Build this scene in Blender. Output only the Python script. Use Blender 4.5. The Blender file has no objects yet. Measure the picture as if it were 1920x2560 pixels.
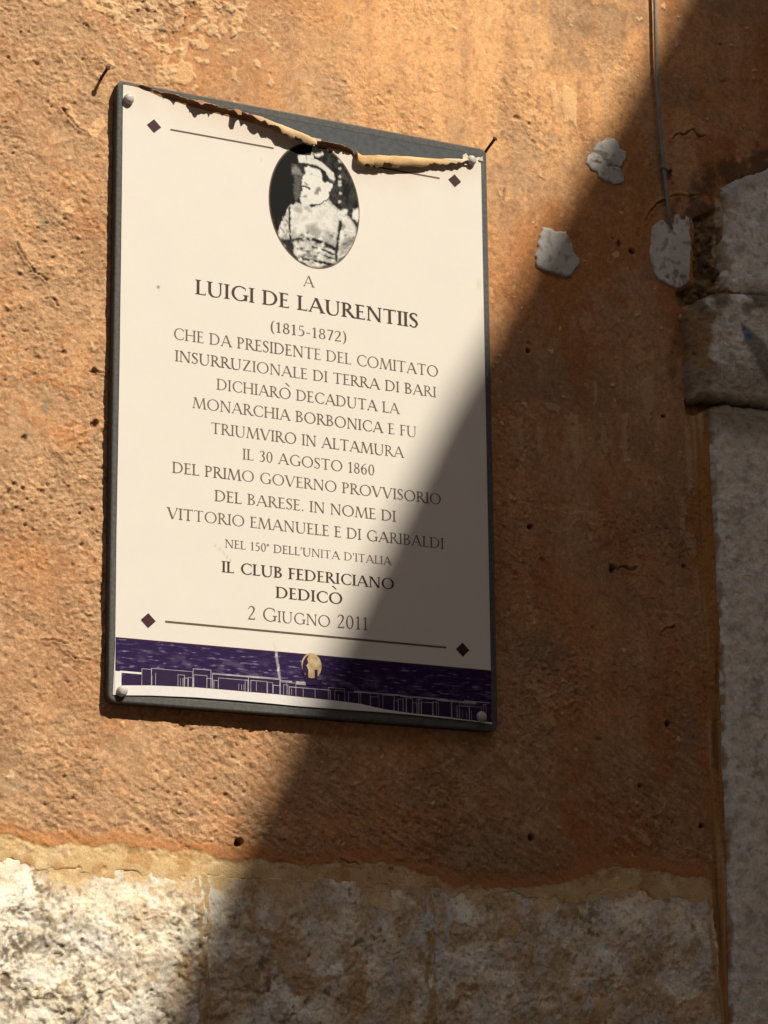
import bpy, math, random
import numpy as np
from mathutils import Matrix, Vector

# ------------------------------------------------------------------ camera, sky, sun
scene = bpy.context.scene
col = scene.collection
ZC = 2.60                      # height of the plaque's centre above the street
T = 0.014                      # thickness of the plaque
FPX = 6751.255                 # focal length in pixels of the 1920 x 2560 photograph
R = np.array([[0.8865487298960819, -0.4625349527003149, -0.009631565301757461],
              [0.10363393940046822, 0.21884072112438951, -0.9702415912452413],
              [0.45087842721068916, 0.8591682933560076, 0.24194728262111292]])
CAM = np.array([-1.34959195, -2.75919208 - T, -0.91618545 + ZC])

cam_d = bpy.data.cameras.new('camera')
cam_d.sensor_fit = 'VERTICAL'
cam_d.sensor_height = 24.0
cam_d.sensor_width = 18.0
cam_d.lens = FPX / 2560 * 24.0
cam_d.clip_start = 0.05
cam_d.clip_end = 500
cam = bpy.data.objects.new('camera', cam_d)
col.objects.link(cam)
m = Matrix.Identity(4)
for i in range(3):
    m[i][0] = R[0, i]; m[i][1] = -R[1, i]; m[i][2] = -R[2, i]; m[i][3] = CAM[i]
cam.matrix_world = m
scene.camera = cam

SUN = np.array([0.46, -1.0, 1.30])          # towards the sun
SUN = SUN / np.linalg.norm(SUN)
SKY_STRENGTH = 0.066
OPP_H = 9.2                    # height of the unseen house added to block low sky
world = bpy.data.worlds.new('World')
scene.world = world
world.use_nodes = True
wn = world.node_tree.nodes
sky = wn.new('ShaderNodeTexSky')
sky.sky_type = 'NISHITA'
sky.sun_disc = False
sky.sun_elevation = math.asin(SUN[2])
sky.sun_rotation = math.atan2(SUN[0], SUN[1])
sky.air_density = 1.0
sky.dust_density = 2.8
sky.ozone_density = 0.6
wn['Background'].inputs[1].default_value = SKY_STRENGTH
world.node_tree.links.new(sky.outputs[0], wn['Background'].inputs[0])

sun_d = bpy.data.lights.new('sun', 'SUN')
sun_d.energy = 4.6
sun_d.angle = math.radians(0.53)
sun_d.color = (1.0, 0.91, 0.77)
sun = bpy.data.objects.new('sun', sun_d)
col.objects.link(sun)
sun.rotation_euler = Vector(SUN).to_track_quat('Z', 'Y').to_euler()
sun.location = (4, -6, 12)

scene.view_settings.view_transform = 'Standard'
scene.view_settings.look = 'None'
scene.view_settings.exposure = 0.28
scene.view_settings.gamma = 1.0
scene.cycles.max_bounces = 8
scene.cycles.use_denoising = True

rng = np.random.default_rng(11)
random.seed(5)


# ------------------------------------------------------------------ surveying helpers
def at(px, py, y=0.0):
    """wall coordinates (x, z) of a photograph pixel, on the plane at depth y"""
    d = R.T @ np.array([(px - 960) / FPX, (py - 1280) / FPX, 1.0])
    k = (y - CAM[1]) / d[1]
    p = CAM + k * d
    return p[0], p[2]


def survey(X, Z, y=0.0):
    """photograph pixel of wall points, arrays"""
    dx, dy, dz = X - CAM[0], y - CAM[1], Z - CAM[2]
    q0 = R[0, 0] * dx + R[0, 1] * dy + R[0, 2] * dz
    q1 = R[1, 0] * dx + R[1, 1] * dy + R[1, 2] * dz
    q2 = R[2, 0] * dx + R[2, 1] * dy + R[2, 2] * dz
    return 960 + FPX * q0 / q2, 1280 + FPX * q1 / q2


def sheet(px, py):
    return at(px, py, -T)


# ------------------------------------------------------------------ noise
def perlin(x, y, seed=0):
    r = np.random.default_rng(1000 + seed)
    perm = np.arange(256); r.shuffle(perm); perm = np.concatenate([perm, perm])
    ang = r.random(256) * 2 * math.pi
    gx, gy = np.cos(ang), np.sin(ang)
    xi = np.floor(x).astype(np.int64); yi = np.floor(y).astype(np.int64)
    xf = x - xi; yf = y - yi
    xi &= 255; yi &= 255
    u = xf * xf * xf * (xf * (xf * 6 - 15) + 10)
    v = yf * yf * yf * (yf * (yf * 6 - 15) + 10)

    def g(ix, iy, fx, fy):
        h = perm[perm[ix & 255] + (iy & 255)]
        return gx[h] * fx + gy[h] * fy
    a = g(xi, yi, xf, yf); b = g(xi + 1, yi, xf - 1, yf)
    c = g(xi, yi + 1, xf, yf - 1); d = g(xi + 1, yi + 1, xf - 1, yf - 1)
    return ((a + u * (b - a)) + v * ((c + u * (d - c)) - (a + u * (b - a)))) * 1.5


MIN_FEATURE = 0.0030            # nothing finer than the wall's mesh can carry


def fbm(x, y, scale, octaves=4, seed=0, gain=0.5):
    """scale: size in metres of the largest feature; result about -1..1"""
    s = 0; a = 1.0; tot = 0; f = 1.0 / scale
    for o in range(octaves):
        if o and 1 / f < MIN_FEATURE: break
        c_, s_ = math.cos(0.5 + 1.1 * o), math.sin(0.5 + 1.1 * o)
        s = s + a * perlin((x * c_ - y * s_) * f + 17.3 * o, (x * s_ + y * c_) * f - 9.1 * o, seed * 13 + o)
        tot += a; a *= gain; f *= 2.03
    return s / tot


def afbm(x, y, scale, octaves=4, seed=0, gain=0.5):
    """like fbm but keeps to its axes, for stretched grain and streaks"""
    s = 0; a = 1.0; tot = 0; f = 1.0 / scale
    for o in range(octaves):
        if o and 1 / f < MIN_FEATURE: break
        s = s + a * perlin(x * f + 17.3 * o, y * f - 9.1 * o, seed * 13 + o)
        tot += a; a *= gain; f *= 2.03
    return s / tot


def ridged(x, y, scale, octaves=4, seed=0):
    s = 0; a = 1.0; tot = 0; f = 1.0 / scale
    for o in range(octaves):
        if o and 1 / f < MIN_FEATURE: break
        s = s + a * (1 - np.abs(perlin(x * f + 31.7 * o, y * f + 5.9 * o, seed * 17 + o)) * 2)
        tot += a; a *= 0.5; f *= 2.1
    return s / tot


def sstep(a, b, x):
    t = np.clip((x - a) / (b - a), 0, 1)
    return t * t * (3 - 2 * t)


def mixc(base, c, w):
    return base + (np.array(c) - base) * w[..., None]


def poly_sd(px, py, pts):
    """signed distance to a polygon (positive inside)"""
    pts = np.array(pts, float)
    d = np.full(px.shape, 1e9); inside = np.zeros(px.shape, bool)
    n = len(pts)
    for i in range(n):
        ax, ay = pts[i]; bx, by = pts[(i + 1) % n]
        ex, ey = bx - ax, by - ay
        t = np.clip(((px - ax) * ex + (py - ay) * ey) / (ex * ex + ey * ey + 1e-12), 0, 1)
        d = np.minimum(d, np.hypot(px - ax - t * ex, py - ay - t * ey))
        cond = ((ay > py) != (by > py))
        with np.errstate(divide='ignore', invalid='ignore'):
            xi = (bx - ax) * (py - ay) / (by - ay if by != ay else 1e-12) + ax
        inside ^= cond & (px < xi)
    return np.where(inside, d, -d)


def line_sd(px, py, pts):
    d = np.full(px.shape, 1e9)
    for (ax, ay), (bx, by) in zip(pts[:-1], pts[1:]):
        ex, ey = bx - ax, by - ay
        t = np.clip(((px - ax) * ex + (py - ay) * ey) / (ex * ex + ey * ey + 1e-12), 0, 1)
        d = np.minimum(d, np.hypot(px - ax - t * ex, py - ay - t * ey))
    return d


# ------------------------------------------------------------------ materials
def new_mat(name, rough=0.8, spec=0.3):
    mt = bpy.data.materials.new(name)
    mt.use_nodes = True
    b = mt.node_tree.nodes['Principled BSDF']
    b.inputs['Roughness'].default_value = rough
    b.inputs['Specular IOR Level'].default_value = spec
    return mt, mt.node_tree.nodes, mt.node_tree.links, b


def attr_mat(name, rough=0.9, spec=0.15, grain=0.25, gscale=900, bump=0.0004, bscale=500, bdetail=6, specks=0.0, sscale=300):
    """albedo comes from the mesh's own colour attribute, broken up by fine procedural grain and bump"""
    mt, n, l, b = new_mat(name, rough, spec)
    a = n.new('ShaderNodeAttribute'); a.attribute_name = 'albedo'
    tc = n.new('ShaderNodeTexCoord')
    nz = n.new('ShaderNodeTexNoise'); nz.inputs['Scale'].default_value = gscale
    nz.inputs['Detail'].default_value = 5; nz.inputs['Roughness'].default_value = 0.65
    l.new(tc.outputs['Object'], nz.inputs['Vector'])
    mr = n.new('ShaderNodeMapRange')
    mr.inputs[1].default_value = 0.25; mr.inputs[2].default_value = 0.75
    mr.inputs[3].default_value = 1 - grain; mr.inputs[4].default_value = 1 + grain
    l.new(nz.outputs['Fac'], mr.inputs[0])
    mx = n.new('ShaderNodeVectorMath'); mx.operation = 'SCALE'
    l.new(a.outputs['Color'], mx.inputs[0]); l.new(mr.outputs[0], mx.inputs['Scale'])
    fin = mx.outputs[0]
    if specks:
        n3 = n.new('ShaderNodeTexNoise'); n3.inputs['Scale'].default_value = sscale
        n3.inputs['Detail'].default_value = 3; n3.inputs['Roughness'].default_value = 0.6
        l.new(tc.outputs['Object'], n3.inputs['Vector'])
        m3 = n.new('ShaderNodeMapRange')
        m3.inputs[1].default_value = 0.60; m3.inputs[2].default_value = 0.70
        m3.inputs[3].default_value = 1.0; m3.inputs[4].default_value = 1 - specks
        l.new(n3.outputs['Fac'], m3.inputs[0])
        mq = n.new('ShaderNodeMath'); mq.operation = 'MULTIPLY'; mq.inputs[1].default_value = specks
        l.new(a.outputs['Alpha'], mq.inputs[0])
        ms = n.new('ShaderNodeMath'); ms.operation = 'SUBTRACT'; ms.inputs[0].default_value = 1.0
        l.new(mq.outputs[0], ms.inputs[1]); l.new(ms.outputs[0], m3.inputs[4])
        x3 = n.new('ShaderNodeVectorMath'); x3.operation = 'SCALE'
        l.new(fin, x3.inputs[0]); l.new(m3.outputs[0], x3.inputs['Scale']); fin = x3.outputs[0]
    l.new(fin, b.inputs['Base Color'])
    if bump:
        n2 = n.new('ShaderNodeTexNoise'); n2.inputs['Scale'].default_value = bscale
        n2.inputs['Detail'].default_value = bdetail; n2.inputs['Roughness'].default_value = 0.7
        l.new(tc.outputs['Object'], n2.inputs['Vector'])
        bp = n.new('ShaderNodeBump'); bp.inputs['Distance'].default_value = bump
        l.new(a.outputs['Alpha'], bp.inputs['Strength'])
        l.new(n2.outputs['Fac'], bp.inputs['Height']); l.new(bp.outputs[0], b.inputs['Normal'])
    return mt


def tint_mat(name, c1, c2, scale=200, rough=0.6, spec=0.3, bump=0.0, metal=0.0, detail=5, stretch=None):
    mt, n, l, b = new_mat(name, rough, spec)
    b.inputs['Metallic'].default_value = metal
    tc = n.new('ShaderNodeTexCoord')
    src = tc.outputs['Object']
    if stretch:
        mp = n.new('ShaderNodeMapping'); mp.inputs['Scale'].default_value = stretch
        l.new(src, mp.inputs['Vector']); src = mp.outputs[0]
    nz = n.new('ShaderNodeTexNoise'); nz.inputs['Scale'].default_value = scale
    nz.inputs['Detail'].default_value = detail; nz.inputs['Roughness'].default_value = 0.6
    l.new(src, nz.inputs['Vector'])
    cr = n.new('ShaderNodeValToRGB')
    cr.color_ramp.elements[0].position = 0.32; cr.color_ramp.elements[1].position = 0.68
    cr.color_ramp.elements[0].color = (*c1, 1); cr.color_ramp.elements[1].color = (*c2, 1)
    l.new(nz.outputs['Fac'], cr.inputs[0]); l.new(cr.outputs[0], b.inputs['Base Color'])
    if bump:
        bp = n.new('ShaderNodeBump'); bp.inputs['Distance'].default_value = bump
        l.new(nz.outputs['Fac'], bp.inputs['Height']); l.new(bp.outputs[0], b.inputs['Normal'])
    return mt


# ------------------------------------------------------------------ mesh helpers
def link(name, me, mat=None, parent=None, smooth=False):
    o = bpy.data.objects.new(name, me)
    col.objects.link(o)
    if mat is not None:
        me.materials.append(mat)
    if parent is not None:
        o.parent = parent
        o.matrix_parent_inverse = parent.matrix_world.inverted() if parent.type != 'EMPTY' else \
            Matrix.Translation(-Vector(parent.location))
    if smooth:
        me.polygons.foreach_set('use_smooth', np.ones(len(me.polygons), bool))
    return o


def tag(o, label=None, cat=None, group=None, kind=None):
    if label: o['label'] = label
    if cat: o['category'] = cat
    if group: o['group'] = group
    if kind: o['kind'] = kind
    return o


def empty(name, loc):
    o = bpy.data.objects.new(name, None)
    o.empty_display_size = 0.05
    o.location = loc
    col.objects.link(o)
    return o


def poly_obj(name, verts, faces, mat, parent=None, smooth=False):
    me = bpy.data.meshes.new(name)
    me.from_pydata([tuple(map(float, v)) for v in verts], [], faces)
    me.update()
    return link(name, me, mat, parent, smooth)


def grid_obj(name, X, Y, Z, albedo, mat, parent=None, keep=None, smooth=True):
    """a sheet from 2-D coordinate arrays with a colour attribute; keep masks vertices"""
    ny, nx = X.shape
    idx = np.arange(nx * ny).reshape(ny, nx)
    q = np.stack([idx[:-1, :-1], idx[:-1, 1:], idx[1:, 1:], idx[1:, :-1]], -1).reshape(-1, 4)
    co = np.stack([X, Y, Z], -1).reshape(-1, 3)
    al = None if albedo is None else np.clip(albedo, 0, 1).reshape(-1, albedo.shape[-1])
    if al is not None and al.shape[1] == 3: al = np.concatenate([al, np.ones((len(al), 1))], 1)
    if keep is not None:
        k = keep.reshape(-1)
        q = q[k[q].any(1)]
        used = np.zeros(nx * ny, bool); used[q.reshape(-1)] = True
        remap = np.cumsum(used) - 1
        q = remap[q]; co = co[used]
        if al is not None: al = al[used]
    me = bpy.data.meshes.new(name)
    me.vertices.add(len(co)); me.vertices.foreach_set('co', co.astype(np.float32).ravel())
    me.loops.add(q.size); me.loops.foreach_set('vertex_index', q.astype(np.int32).ravel())
    me.polygons.add(len(q))
    me.polygons.foreach_set('loop_start', np.arange(0, q.size, 4, dtype=np.int32))
    me.update(calc_edges=True)
    me.validate()
    if al is not None:
        a = me.color_attributes.new('albedo', 'FLOAT_COLOR', 'POINT')
        a.data.foreach_set('color', al.astype(np.float32).ravel())
    return link(name, me, mat, parent, smooth)


def axis(lo, hi, step, far_lo, far_hi):
    """fine spacing between lo and hi, growing to the far ends"""
    mid = list(np.arange(lo, hi, step))
    a, s = lo, step
    pre = []
    while a > far_lo:
        s = min(s * 1.06, 0.012); a -= s; pre.append(a)
    post = []
    a, s = mid[-1], step
    while a < far_hi:
        s = min(s * 1.06, 0.012); a += s; post.append(a)
    return np.array(pre[::-1] + mid + post)


# ================================================================== THE WALL
STEP = 0.00135
xl = axis(-0.43, 0.75, STEP, -3.4, 1.0)
zl = axis(ZC - 0.79, ZC + 0.69, STEP, ZC - 1.3, ZC + 2.2)

BO = [(-3000, 2060), (0, 2087), (116, 2114), (289, 2113), (400, 2122), (492, 2130), (579, 2150), (660, 2152), (752, 2162),
      (868, 2153), (960, 2155), (1060, 2185), (1134, 2215), (1250, 2222), (1307, 2222), (1420, 2205),
      (1500, 2170), (1600, 2168), (1690, 2190), (1800, 2200), (3500, 2200)]
BS = [(-3000, 2110), (0, 2133), (145, 2162), (289, 2168), (492, 2176), (579, 2191), (752, 2193), (868, 2191), (960, 2204),
      (1060, 2207), (1134, 2218), (1250, 2207), (1320, 2240), (1420, 2230), (1500, 2220), (1600, 2217),
      (1690, 2237), (1800, 2245), (3500, 2250)]
# left edge of the quoin: photograph x as a function of photograph y
QE = [(-3000, 1800), (430, 1800), (520, 1792), (735, 1788), (748, 1705), (1000, 1712), (1012, 1772), (1250, 1780),
      (1450, 1790), (1650, 1798), (1930, 1805), (2000, 1812), (2560, 1823), (4000, 1850)]
OE = [(-3000, 1800), (700, 1790), (760, 1690), (1000, 1700), (1030, 1712), (1250, 1735), (1450, 1742), (1650, 1760),
      (1930, 1768), (2200, 1775), (2560, 1785), (4000, 1800)]


def interp(tab, v):
    t = np.array(tab, float)
    return np.interp(v, t[:, 0], t[:, 1])


def wall_fields(X, Z):
    PX, PY = survey(X, Z)
    wx = fbm(X, Z, 0.03, 4, 61) ; wy = fbm(X, Z, 0.03, 4, 62)
    return PX, PY, wx, wy


# --- pits and chips scattered over the plaster: list of (x, z, radius, depth)
pits = []
for i in range(900):
    x = rng.uniform(-0.42, 0.74); z = ZC + rng.uniform(-0.6, 0.68)
    r = 0.0011 + 0.0032 * rng.random() ** 5
    pits.append((x, z, r, r * rng.uniform(0.25, 0.6)))
for (px, py, r, dd) in [(597, 2106, .0050, .016), (1580, 628, .0040, .012), (1320, 877, .0030, .008),
                        (1660, 1040, .0028, .007), (1325, 1317, .0035, .008), (1530, 1425, .0042, .008),
                        (1668, 1810, .004, .008), (1755, 2065, .0035, .008), (1325, 2095, .0045, .006),
                        (965, 925, .004, .006), (236, 1060, .005, .005), (60, 1095, .004, .003), (235, 930, .005, .004),
                        (1548, 610, .004, .004), (1710, 1415, .0026, .006), (1600, 1965, .003, .005)]:
    x, z = at(px, py)
    pits.append((x, z, r, dd))


def stamp_pits(X1, Z1, h, dirt):
    for (x, z, r, dp) in pits:
        i0, i1 = np.searchsorted(X1, [x - 2.2 * r, x + 2.2 * r]); j0, j1 = np.searchsorted(Z1, [z - 2.2 * r, z + 2.2 * r])
        if i1 <= i0 or j1 <= j0: continue
        xx, zz = np.meshgrid(X1[i0:i1], Z1[j0:j1])
        a = np.arctan2(zz - z, xx - x)
        rr = r * (1 + 0.10 * np.sin(2 * a + x * 900) + 0.08 * np.sin(3 * a + z * 700) + 0.06 * np.sin(5 * a + x * 500))
        d = np.hypot(xx - x, zz - z) / rr
        w = sstep(1.15, 0.6, d)
        h[j0:j1, i0:i1] -= w * dp
        dirt[j0:j1, i0:i1] = np.maximum(dirt[j0:j1, i0:i1], w * min(1, max(0, dp - 0.0018) / 0.006))


# --- cracks and lifted skins of paint, drawn on the wall (photograph pixels of where they are)
CRACKS = [
    ([(1680, 345), (1695, 330), (1712, 330), (1735, 326), (1760, 338)], 2.2, .003),
    ([(1630, 530), (1634, 512), (1665, 504)], 2.2, .003), ([(1612, 560), (1630, 520), (1680, 494), (1740, 486)], 2.0, .002),
    ([(1530, 1415), (1545, 1425), (1560, 1415), (1590, 1423)], 2.6, .003),
    ([(1650, 1580), (1668, 1570), (1685, 1568)], 2.0, .003),
    ([(100, 1600), (130, 1596), (165, 1606)], 2.0, .0016), ([(160, 1625), (180, 1640), (225, 1652)], 2.0, .0014),
    ([(215, 925), (258, 935)], 2.2, .002), ([(225, 1320), (250, 1332)], 2.0, .002),
    ([(1260, 470), (1258, 490), (1264, 510)], 2.0, .0015),
    ([(40, 612), (62, 640), (78, 672), (92, 690), (118, 706)], 2.2, .0022), ([(105, 746), (130, 748), (150, 762)], 2.0, .0018),
    ([(160, 280), (200, 320), (215, 330)], 2.0, .0018), ([(850, 2155), (900, 2160)], 1.6, .0015),
]
FLAKES = [   # remaining skins of paler paint: polygon, thickness
    [(100, -20), (165, -20), (162, 8), (140, 18), (112, 14), (100, 4)],
    [(195, -20), (300, -20), (292, 8), (290, 34), (276, 42), (250, 30), (228, 26), (205, 18)],
    [(425, -20), (460, -20), (462, 0), (445, 16), (430, 14)],
    [(495, -20), (560, -20), (545, 10), (530, 22), (528, 50), (516, 46), (500, 28)],
    [(585, -20), (625, -20), (612, 20), (618, 40), (600, 60), (596, 85), (580, 92), (572, 70), (582, 30)],
    [(490, 58), (515, 52), (522, 72), (508, 82), (494, 76)],
    [(388, 165), (440, 160), (456, 150), (480, 160), (486, 190), (470, 212), (430, 210), (392, 212), (386, 188)],
    [(402, 112), (424, 108), (426, 140), (418, 165), (405, 160), (408, 135)],
    [(448, 95), (470, 92), (470, 120), (462, 150), (448, 165), (446, 130)],
    [(305, 15), (330, 10), (322, 40), (308, 48)],
    [(545, 60), (560, 55), (566, 80), (552, 92)],
    [(222, 320), (236, 300), (256, 288), (262, 318), (244, 345), (230, 352), (222, 338)],
    [(160, 270), (175, 262), (185, 285), (200, 310), (185, 315), (172, 298)],
    [(150, 505), (175, 495), (190, 512), (175, 540), (152, 535)],
    [(580, 165), (592, 170), (594, 205), (578, 200)], [(550, 130), (570, 122), (572, 138), (556, 142)],
    [(1300, 152), (1328, 154), (1330, 172), (1304, 174)],
    [(1405, 205), (1440, 240), (1440, 330), (1425, 300), (1408, 310), (1400, 260)],
    [(1372, 205), (1388, 208), (1392, 260), (1380, 300), (1376, 250)],
    [(1556, 1040), (1570, 1035), (1572, 1110), (1578, 1180), (1560, 1170), (1552, 1100)],
    [(1700, 1245), (1712, 1240), (1716, 1330), (1740, 1345), (1742, 1390), (1726, 1400), (1714, 1365), (1700, 1335)],
    [(1738, 1405), (1744, 1405), (1756, 1560), (1750, 1560)],
    [(1770, 1575), (1795, 1580), (1796, 1640), (1785, 1720), (1775, 1720), (1778, 1650)],
    [(1712, 1080), (1726, 1060), (1735, 1080), (1732, 1240), (1722, 1240), (1714, 1160)],
    [(1362, 1008), (1378, 1004), (1402, 1022), (1398, 1034), (1368, 1024)], [(1424, 1032), (1450, 1040), (1446, 1095), (1456, 1150), (1440, 1190), (1428, 1110)],
    [(1484, 955), (1492, 950), (1494, 1010), (1486, 1040)], [(1290, 1050), (1306, 1045), (1310, 1120), (1318, 1165), (1304, 1170), (1296, 1110)],
    [(1340, 1070), (1352, 1068), (1362, 1130), (1350, 1150)], [(1500, 1060), (1512, 1062), (1520, 1130), (1506, 1140)], [(1600, 960), (1630, 940), (1640, 1010), (1622, 1070), (1606, 1040)],
    [(1530, 630), (1545, 628), (1548, 642), (1534, 645)], [(30, 1250), (48, 1252), (46, 1268), (28, 1266)],
    [(0, 1262), (18, 1258), (20, 1270), (4, 1276)], [(200, 1245), (222, 1230), (216, 1270), (198, 1280)],
]
QUOINS = [
    [(1797, 478), (1826, 456), (1880, 438), (1935, 415), (2300, 330), (2300, 760), (1960, 738), (1850, 732), (1806, 726), (1800, 640), (1808, 560)],
    [(1700, 800), (1708, 775), (1738, 758), (1775, 740), (1830, 738), (1920, 745), (2300, 770), (2300, 1060), (1920, 1022), (1850, 1010), (1780, 1003), (1722, 1003), (1708, 940), (1714, 880)],
    [(1768, 1020), (1800, 1014), (1920, 1026), (2300, 1060), (2300, 2750), (1826, 2750), (1823, 2560), (1812, 2000), (1805, 1930), (1798, 1650), (1790, 1450), (1780, 1250)],
]


def ochre(X, Z):
    """the thin ochre wash brushed along the joint of plaster and stone"""
    oc = np.empty(X.shape + (3,)); oc[:] = (0.68, 0.475, 0.24)
    oc = mixc(oc, (0.83, 0.64, 0.39), sstep(0.0, 0.4, fbm(X, Z, 0.035, 5, 42, 0.6)) * 0.8)
    oc = mixc(oc, (0.50, 0.265, 0.105), sstep(0.05, 0.35, fbm(X, Z, 0.028, 5, 43, 0.6)) * 0.7)
    return oc * (1 + 0.22 * afbm(X, Z * 2, 0.03, 4, 40))[..., None]


def plaster(X, Z, X1, Z1):
    PX, PY, wx, wy = wall_fields(X, Z)
    ppx, ppy = PX + 7 * wx, PY + 7 * wy
    # how coarse the surface is: rough and sandy to the left and below, floated smooth top centre
    rough = 0.92 - 0.66 * sstep(980, 520, np.hypot((PX - 1250) / 1.0, (PY - 260) / 1.35))
    rough = rough - 0.25 * sstep(1200, 1500, PX)
    rough = np.clip(rough + 1.2 * fbm(X, Z, 0.13, 4, 3), 0.12, 1.25)
    h = 0.0030 * fbm(X, Z, 0.30, 3, 1) + 0.0013 * fbm(X, Z, 0.055, 3, 2)
    # trowel drag: stretched grain, slanting down to the right in the lower part
    ca, sa = math.cos(-0.5), math.sin(-0.5)
    ux, uz = X * ca + Z * sa + 0.004 * wx, -X * sa + Z * ca + 0.003 * wy
    drag = afbm(ux * 0.30, uz, 0.0070, 3, 4, 0.62)
    low = sstep(1500, 2000, PY)
    h = h + rough * (0.00048 * fbm(X, Z, 0.0130, 4, 5, 0.66) * (1 - 0.6 * low) + (0.00022 + 0.00095 * low) * drag)
    fine = fbm(X, Z, 0.0062, 3, 8, 0.72)
    h = h + rough * 0.00092 * fine * (1 - 0.35 * low)
    scab = sstep(0.02, 0.30, fbm(X, Z, 0.18, 3, 9) + 0.35 * sstep(800, 300, PX) - 0.05)
    terr = fbm(X + 0.004 * wx, Z + 0.004 * wy, 0.045, 5, 10, 0.55)
    skin = sstep(0.03, 0.05, terr) + sstep(0.17, 0.19, terr) + sstep(-0.14, -0.12, terr)
    h = h + 0.00055 * skin * scab * (0.4 + 0.6 * rough)
    crumb = np.maximum(0, fbm(X, Z, 0.0066, 3, 6, 0.65) - 0.17) * (1 - 0.5 * low)
    h = h + rough * 0.0032 * crumb
    crumb_w = sstep(0.0, 0.16, crumb)
    hole = np.maximum(0, -fbm(X, Z, 0.0085, 3, 7, 0.65) - 0.22)
    h = h - rough * 0.0042 * hole

    # ---- pigment
    a = np.empty(X.shape + (3,)); a[:] = (0.545, 0.272, 0.118)
    big = fbm(X, Z, 0.22, 4, 20)
    a = mixc(a, (0.49, 0.285, 0.145), sstep(-0.05, 0.35, fbm(X, Z, 0.13, 5, 21) + 0.35 * sstep(700, 200, PX)) * 0.8)
    a = mixc(a, (0.545, 0.235, 0.085), sstep(0.0, 0.35, big) * 0.65)
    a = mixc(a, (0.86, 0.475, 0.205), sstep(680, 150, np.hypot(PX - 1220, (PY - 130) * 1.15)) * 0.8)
    # vertical wash streaks
    st = afbm(X, Z * 0.10, 0.035, 4, 22)
    a = mixc(a, (0.66, 0.40, 0.20), sstep(0.05, 0.5, st) * 0.45 * sstep(500, 1000, PX))
    a = mixc(a, (0.40, 0.205, 0.105), sstep(0.0, 0.45, -st) * 0.40)
    # duller brown earth where the paint has gone, on the right and lower part
    right = sstep(1150, 1500, PX + 0.15 * PY)
    a = mixc(a, (0.365, 0.225, 0.125), sstep(-0.12, 0.22, fbm(X, Z, 0.17, 5, 23) - 0.1) * right * 0.9)
    a = mixc(a, (0.46, 0.185, 0.062), sstep(0.02, 0.3, afbm(X, Z * 0.45, 0.11, 4, 24)) * right * 0.8)
    rub = line_sd(ppx, ppy, [(1745, 1250), (1765, 1650), (1775, 2150)])
    a = mixc(a, (0.50, 0.205, 0.075), sstep(45, 15, rub))
    red = poly_sd(ppx, ppy, [(1440, 440), (1600, 300), (1650, 430), (1620, 640), (1550, 720), (1400, 780), (1320, 700), (1450, 560)])
    a = mixc(a, (0.52, 0.225, 0.075), sstep(-30, 25, red) * 0.75)
    # browner plaster below the plaque
    a = mixc(a, (0.44, 0.27, 0.14), sstep(1750, 1900, PY) * sstep(0.0, 0.3, fbm(X, Z, 0.10, 4, 25) + 0.15) * 0.6)
    # where the skin of paint has scaled away it shows paler sandy mortar
    a = mixc(a, (0.52, 0.315, 0.165), (1 - sstep(0.03, 0.05, terr)) * scab * 0.75)
    a = mixc(a, (0.66, 0.40, 0.20), sstep(0.17, 0.19, terr) * scab * 0.6)
    a = a * np.array([1.07, 1.09, 1.17]) * (1 + 0.30 * fine + 0.10 * fbm(X, Z, 0.02, 4, 28))[..., None]
    a = a * (1 + 0.30 * low * drag)[..., None]
    a = mixc(a, (0.70, 0.46, 0.26), crumb_w * rough * 0.35 * (1 - 0.6 * right))
    # worn spots
    sp = fbm(X, Z, 0.012, 3, 26) - 0.10 * right
    a = mixc(a, (0.66, 0.44, 0.25), sstep(0.28, 0.5, sp) * 0.6)
    a = mixc(a, (0.34, 0.19, 0.095), sstep(0.26, 0.5, -sp) * 0.45)
    a = a * (1 + 0.10 * fbm(X, Z, 0.05, 4, 27))[..., None]

    a = a * (1 - 0.10 * sstep(1150, 1450, PX + 0.1 * PY))[..., None]  # deepens the shaded right side in the pigment itself
    # lifted / surviving skins of paler paint
    for i, f in enumerate(FLAKES):
        xs = [p[0] for p in f]; ys = [p[1] for p in f]
        bb = (PX > min(xs) - 20) & (PX < max(xs) + 20) & (PY > min(ys) - 20) & (PY < max(ys) + 20)
        if not bb.any(): continue
        sd = poly_sd(ppx[bb] + 4 * fbm(X[bb], Z[bb], 0.008, 3, 63), ppy[bb] + 4 * fbm(X[bb], Z[bb], 0.008, 3, 64), f)
        w = sstep(-1.0, 1.6, sd)
        w = w * sstep(-0.36, -0.26, fbm(X[bb], Z[bb], 0.014, 4, 66) + 0.02 * np.clip(sd, -5, 8))
        h[bb] += 0.0010 * w
        a[bb] = mixc(a[bb], (0.82, 0.515, 0.265) if ys[0] < 700 else (0.56, 0.365, 0.215), w * 0.75)  # lower flakes painted duller, for the shade most of them lie in
    # scattered small flakes along the top left
    fm = fbm(X, Z, 0.020, 4, 30) + 0.45 * sstep(330, 60, PY) * sstep(800, 500, PX) * sstep(80, 330, PX) - 0.12
    w = sstep(0.40, 0.44, fm)
    h = h + 0.0011 * w
    a = mixc(a, (0.82, 0.55, 0.31), w * 0.75)
    # thin chips all over
    fm = fbm(X, Z, 0.030, 4, 31)
    w = sstep(0.36, 0.385, fm) * rough
    h = h - 0.0010 * np.clip(w, 0, 1)
    a = mixc(a, (0.47, 0.30, 0.165), np.clip(w, 0, 1) * 0.5)

    # grey-green growth and black dirt
    g = np.zeros(X.shape)
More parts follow.
